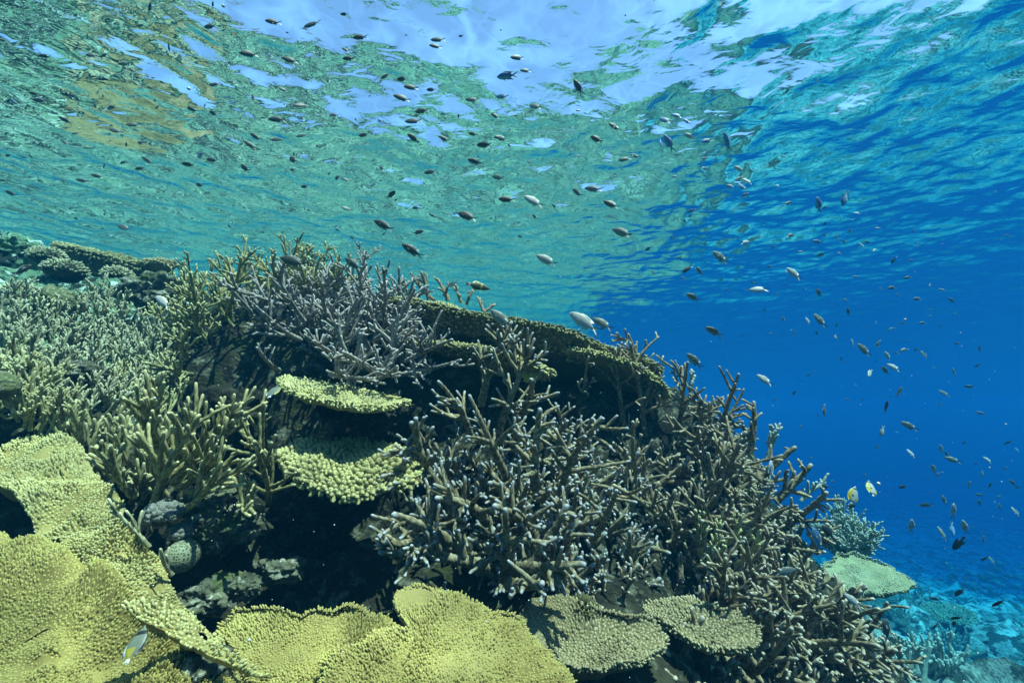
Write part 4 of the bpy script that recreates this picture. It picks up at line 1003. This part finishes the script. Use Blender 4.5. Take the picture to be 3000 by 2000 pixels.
HEROES = [  # px, py, length, tilt, tone, depth, label
    (1343, 741, 92, 36, 'p', .80, 'largest pale lilac fish, white faced, swimming just above the ridge table'), (1384, 744, 60, 34, 'g', .95, 'blue grey fish right behind the large pale lilac one above the ridge'),
    (1150, 732, 70, 42, 'g', .85, 'blue grey fish in front of the dark face of the ridge table'), (1256, 598, 60, 27, 'p', .95, 'pinkish white fish alone above the middle of the ridge'),
    (675, 601, 76, 18, 'd', .80, 'big dark fish with pale belly over the crown of the staghorn mound'), (374, 694, 60, 36, 'p', .75, 'pale grey fish beside the outer left branches of the staghorn mound'),
    (948, 576, 62, 32, 'd', .95, 'dark fish with yellow flecked tail left of the ridge, above the small staghorn'), (812, 607, 54, 36, 'd', 1.0, 'dark fish just right of the mound crown, tail to the branches'),
    (882, 518, 58, 28, 'd', 1.0, 'dark teal fish mid water above the right side of the mound'), (1074, 497, 60, 24, 'd', .95, 'dark teal fish mid water high above the ridge start'),
    (1226, 463, 58, 28, 'p', .95, 'pale cream fish near the middle, tail pointing down right'), (1404, 470, 46, 32, 'd', 1.1, 'slim dark fish right of the pale cream one'),
    (1427, 535, 52, 30, 'g', 1.1, 'blue grey fish between the pinkish white one and the open water'), (1364, 434, 48, 12, 'g', 1.1, 'grey fish with level body just above the slim dark one'),
    (1165, 458, 46, 4, 'd', 1.1, 'level dark fish left of the pale cream one'),
    (1655, 592, 50, 40, 'g', 1.15, 'blue grey fish where the green water turns blue'), (1824, 629, 46, 46, 'p', 1.25, 'bright pale fish diving tail first in the blue water above the crest'),
    (1640, 762, 50, 30, 'g', 1.15, 'grey blue fish above the right crest branches'), (1596, 829, 54, 46, 'g', 1.05, 'grey fish closest to the crest branch tips, black tail spread'),
    (1757, 873, 46, 38, 'p', 1.2, 'white fish alone right of the crest, against plain blue'), (1884, 737, 44, 56, 'g', 1.3, 'two toned slender fish pointing up in blue water'),
    (1985, 804, 44, 50, 'g', 1.3, 'grey fish leading a small cluster in the open blue'),
    (1876, 1240, 66, 76, 'b', .85, 'blue grey fish hanging upright in front of the right tangle'), (1803, 1312, 56, 214, 'g', .80, 'teal fish with pale belly swimming right over the brown tangle'),
    (1770, 1078, 46, 98, 'p', 1.0, 'pale yellowish fish upright against the brown thicket'), (2036, 1447, 60, 86, 'd', .85, 'dark olive fish upright in front of the thin staghorn reef edge'),
    (50, 620, 52, 232, 'd', .9, 'blurred dark fish nosing up over the left slope clumps'), (1960, 1380, 50, 40, 'p', .8, 'whitish fish blending into the branch tips near the pale plate'),
]
for (px, py, Lp, ang, tone, D, lab) in HEROES:
    root = thing('chromis', lab, 'fish'); root.matrix_world = pose(px, py, Lp, ang, D, RNG.normal(0.15, .18), RNG.normal(0, .12))
    for nm, me in hero_meshes(tone):
        c = bpy.data.objects.new(nm, me); COL.objects.link(c); c.parent = root

# odd fish: butterflyfish, filefish, damselfish
BF = [(.50, .0, .006, .004), (.46, .0, .022, .012), (.41, .005, .05, .024), (.34, .012, .125, .04), (.25, .016, .19, .052), (.13, .016, .235, .058), (.0, .012, .25, .056), (-.13, .006, .225, .046), (-.24, .0, .16, .03), (-.31, 0, .085, .016), (-.35, 0, .05, .010), (-.37, 0, .045, .006)]
def striped_body(A, prof, mats_of_x, sides=16):
    """Body whose bands are separate material slots along its length."""
    xs_ = np.linspace(.5, prof[-1][0], 40); pr = np.array(prof)[::-1]
    rows = [(x, *[np.interp(x, pr[:, 0], pr[:, k]) for k in (1, 2, 3)]) for x in xs_]
    k0 = len(A.f); loft(A, rows, sides)
    mi = A.m[-1].reshape(len(rows) - 1, sides); 
    for i in range(len(rows) - 1):
        for j in range(sides): mi[i, j] = mats_of_x(rows[i][0], cos((j + .5) * 2 * pi / sides))
    A.m[-1] = mi.ravel()
def special(name, label, cat, px, py, Lp, ang, D, prof, matlist, rule, finm, dors, anal, tail, yaw=0.1, eyes=(.40, .032, .03, .02)):
    root = thing(name, label, cat); root.matrix_world = pose(px, py, Lp, ang, D, yaw, .05)
    A = Acc(); striped_body(A, prof, rule); A.build('body', matlist, root)
    for nm, (r, t), m in (('dorsal_fin', dors, finm[0]), ('anal_fin', anal, finm[1]), ('tail_fin', tail, finm[2])):
        A = Acc(); fin(A, r, t, .006); A.build(nm, m, root)
    for s in (1, -1):
        A = Acc(); eye(A, eyes[0], eyes[1] * s, eyes[2], eyes[3], 0); eye(A, eyes[0] + .003, (eyes[1] + .008) * s, eyes[2], eyes[3] * .6, 1); A.build('eye', [F_EYE, F_PUPIL], root)
bfd = ([(.28, 0, .19), (.1, 0, .245), (-.1, 0, .235), (-.26, 0, .15)], [(.20, 0, .235), (.04, 0, .30), (-.18, 0, .30), (-.36, 0, .18)])
bfa = ([(.05, 0, -.22), (-.1, 0, -.215), (-.26, 0, -.14)], [(-.02, 0, -.275), (-.18, 0, -.28), (-.35, 0, -.17)])
bft = ([(-.36, 0, .045), (-.36, 0, 0), (-.36, 0, -.045)], [(-.49, 0, .085), (-.48, 0, 0), (-.49, 0, -.085)])
tear = lambda x, c: 1 if .30 < x < .37 or (-.33 < x < -.27) else (2 if c > .35 and x < .3 or x < -.30 else (1 if abs(x + .02) < .05 and .12 < c < .42 else 0))
special('butterflyfish', 'yellow backed white butterflyfish with black eye bar, the larger of the two', 'fish', 1960, 1137, 50, 262, 1.15, BF, [F_WHITE, F_BLACK, F_YEL], tear, (F_YEL, F_YEL, F_WHITE), bfd, bfa, bft, .3)
special('butterflyfish', 'smaller yellow and white butterflyfish to the right of its partner', 'fish', 2001, 1121, 46, 268, 1.3, BF, [F_WHITE, F_BLACK, F_YEL], tear, (F_YEL, F_YEL, F_WHITE), bfd, bfa, bft, .75)
grey = flat_mat('greenish_white_scales', (.13, .15, .11))
bar_ = flat_mat('greyish_scales', (.12, .13, .12))
near = lambda x, c: 1 if .22 < x < .34 else (2 if x < -.1 and c < .2 else 0)
special('butterflyfish', 'pale butterflyfish with black eye band hanging upright over the huge yellow plates', 'fish', 312, 1478, 88, 76, .44, BF, [grey, F_BLACK, F_YEL], near, (F_BLACKFIN, F_PALEFIN, F_PALEFIN), bfd, bfa, bft, .95)
special('butterflyfish', 'grey butterflyfish edge on beside the thin pale yellow plate', 'fish', 628, 898, 60, 76, .95, BF, [grey, F_BLACK, bar_], near, (F_YEL, F_PALEFIN, F_PALEFIN), bfd, bfa, bft, 1.1)
special('butterflyfish', 'golden yellow butterflyfish half hidden behind the thick upright branches', 'fish', 1218, 862, 62, 205, 1.5, BF, [F_YEL, F_BLACK, F_WHITE], lambda x, c: 1 if .32 < x < .38 else 0, (F_YEL, F_YEL, F_YEL), bfd, bfa, bft, .2)
FF = [(.50, -.02, .02, .006), (.44, -.015, .05, .02), (.34, -.005, .095, .034), (.22, 0, .135, .044), (.08, 0, .150, .046), (-.06, 0, .135, .040), (-.18, 0, .10, .028), (-.27, 0, .06, .014), (-.32, 0, .045, .008)]
olive = flat_mat('olive_black_scales', (.055, .06, .03)); bar = flat_mat('dull_yellow_bar', (.26, .24, .07))
special('filefish', 'dark olive filefish with yellow fin swimming right above the ridge table', 'fish', 1098, 657, 60, 188, 1.1, FF, [olive, bar], lambda x, c: 1 if .12 < x < .20 else 0, (bar, bar, F_BLACKFIN),
        ([(.06, 0, .145), (-.08, 0, .13), (-.22, 0, .085)], [(.0, 0, .175), (-.12, 0, .205), (-.26, 0, .12)]), ([(.02, 0, -.148), (-.1, 0, -.125), (-.22, 0, -.085)], [(-.04, 0, -.19), (-.16, 0, -.185), (-.26, 0, -.12)]), ([(-.31, 0, .045), (-.31, 0, 0), (-.31, 0, -.045)], [(-.50, 0, .08), (-.49, 0, 0), (-.50, 0, -.08)]), .1, (.34, .03, .05, .018))
DM = [(x, z_, h_ * 1.35, w_ * 1.1) for x, z_, h_, w_ in CH]
dmd = ([(.24, 0, .175), (.06, 0, .19), (-.10, 0, .13)], [(.18, 0, .22), (-.02, 0, .255), (-.20, 0, .21)]); dma = ([(.06, 0, -.18), (-.06, 0, -.15), (-.14, 0, -.10)], [(.0, 0, -.24), (-.12, 0, -.235), (-.22, 0, -.18)])
dmt = ([(-.27, 0, .04), (-.27, 0, 0), (-.27, 0, -.04)], [(-.48, 0, .10), (-.42, 0, 0), (-.48, 0, -.10)])
blk = flat_mat('velvet_black_scales', (.010, .010, .014))
for px, py, Lp, ang, D, lab in ((1904, 1223, 44, 55, 1.25, 'black damselfish at the outer edge of the brown thicket'), (2203, 1246, 46, -62, 1.6, 'blackish blue fish nose down in blue water above the rubble floor'), (1954, 1161, 30, 200, 2.0, 'dim dark fish right below the larger butterflyfish'),
                                (2074, 1117, 20, -20, 2.4, 'tiny black damselfish level with the two butterflyfish'), (1895, 1117, 22, 10, 2.2, 'dim dark damselfish at the reef edge left of the butterflyfish')):
    special('damselfish', lab, 'fish', px, py, Lp, ang, D, DM, [blk], lambda x, c: 0, (F_BLACKFIN,) * 3, dmd, dma, dmt, .2)

# the crowd of very small fish too many to tell apart
A = Acc(); me = small_fish('d'); v0 = np.empty(len(me.vertices) * 3); me.vertices.foreach_get('co', v0); v0 = v0.reshape(-1, 3)
q0 = np.empty(len(me.polygons) * 4, np.int32); me.loops.foreach_get('vertex_index', q0); q0 = q0.reshape(-1, 4)
for k in range(130):
    if k % 2: px, py = RNG.uniform(0, 1300), RNG.uniform(60, 560)
    else: px, py = RNG.uniform(1500, 2352), RNG.uniform(480, 1230)
    if k % 2 == 0 and py > 640 + (2352 - px) * .75: continue
    Lp = RNG.uniform(8, 15); Mx = np.array(pose(px, py, Lp, RNG.normal(15, 35), depth_for(px, py, Lp, .055), RNG.normal(.1, .5), RNG.normal(0, .3)))
    A.add(v0 @ Mx[:3, :3].T + Mx[:3, 3], q0, .6)
tag(A.build('distant_shoal', F_BODY['d']), 'scatter of tiny dark fish far off in the water', kind='stuff')

# drifting specks in the water
A = Acc(); v, f = ico(1); f4 = [[a[0], a[1], a[2], a[2]] for a in f]
for _ in range(900):
    px, py = RNG.uniform(-60, 2420), RNG.uniform(-40, 1600); D = RNG.uniform(.35, 2.6) ** 1.0
    q = P(px, py, D)
    if q[2] > SURF_Z - .12 or q[2] < hq(q[0], q[1]): continue
    A.add(v * RNG.uniform(.0004, .0011) * (1.6 if RNG.random() < .05 else 1) + q, f4)
tag(A.build('drifting_specks', flat_mat('pale_speck', (.6, .62, .6))), 'tiny pale specks drifting in the water', kind='stuff')
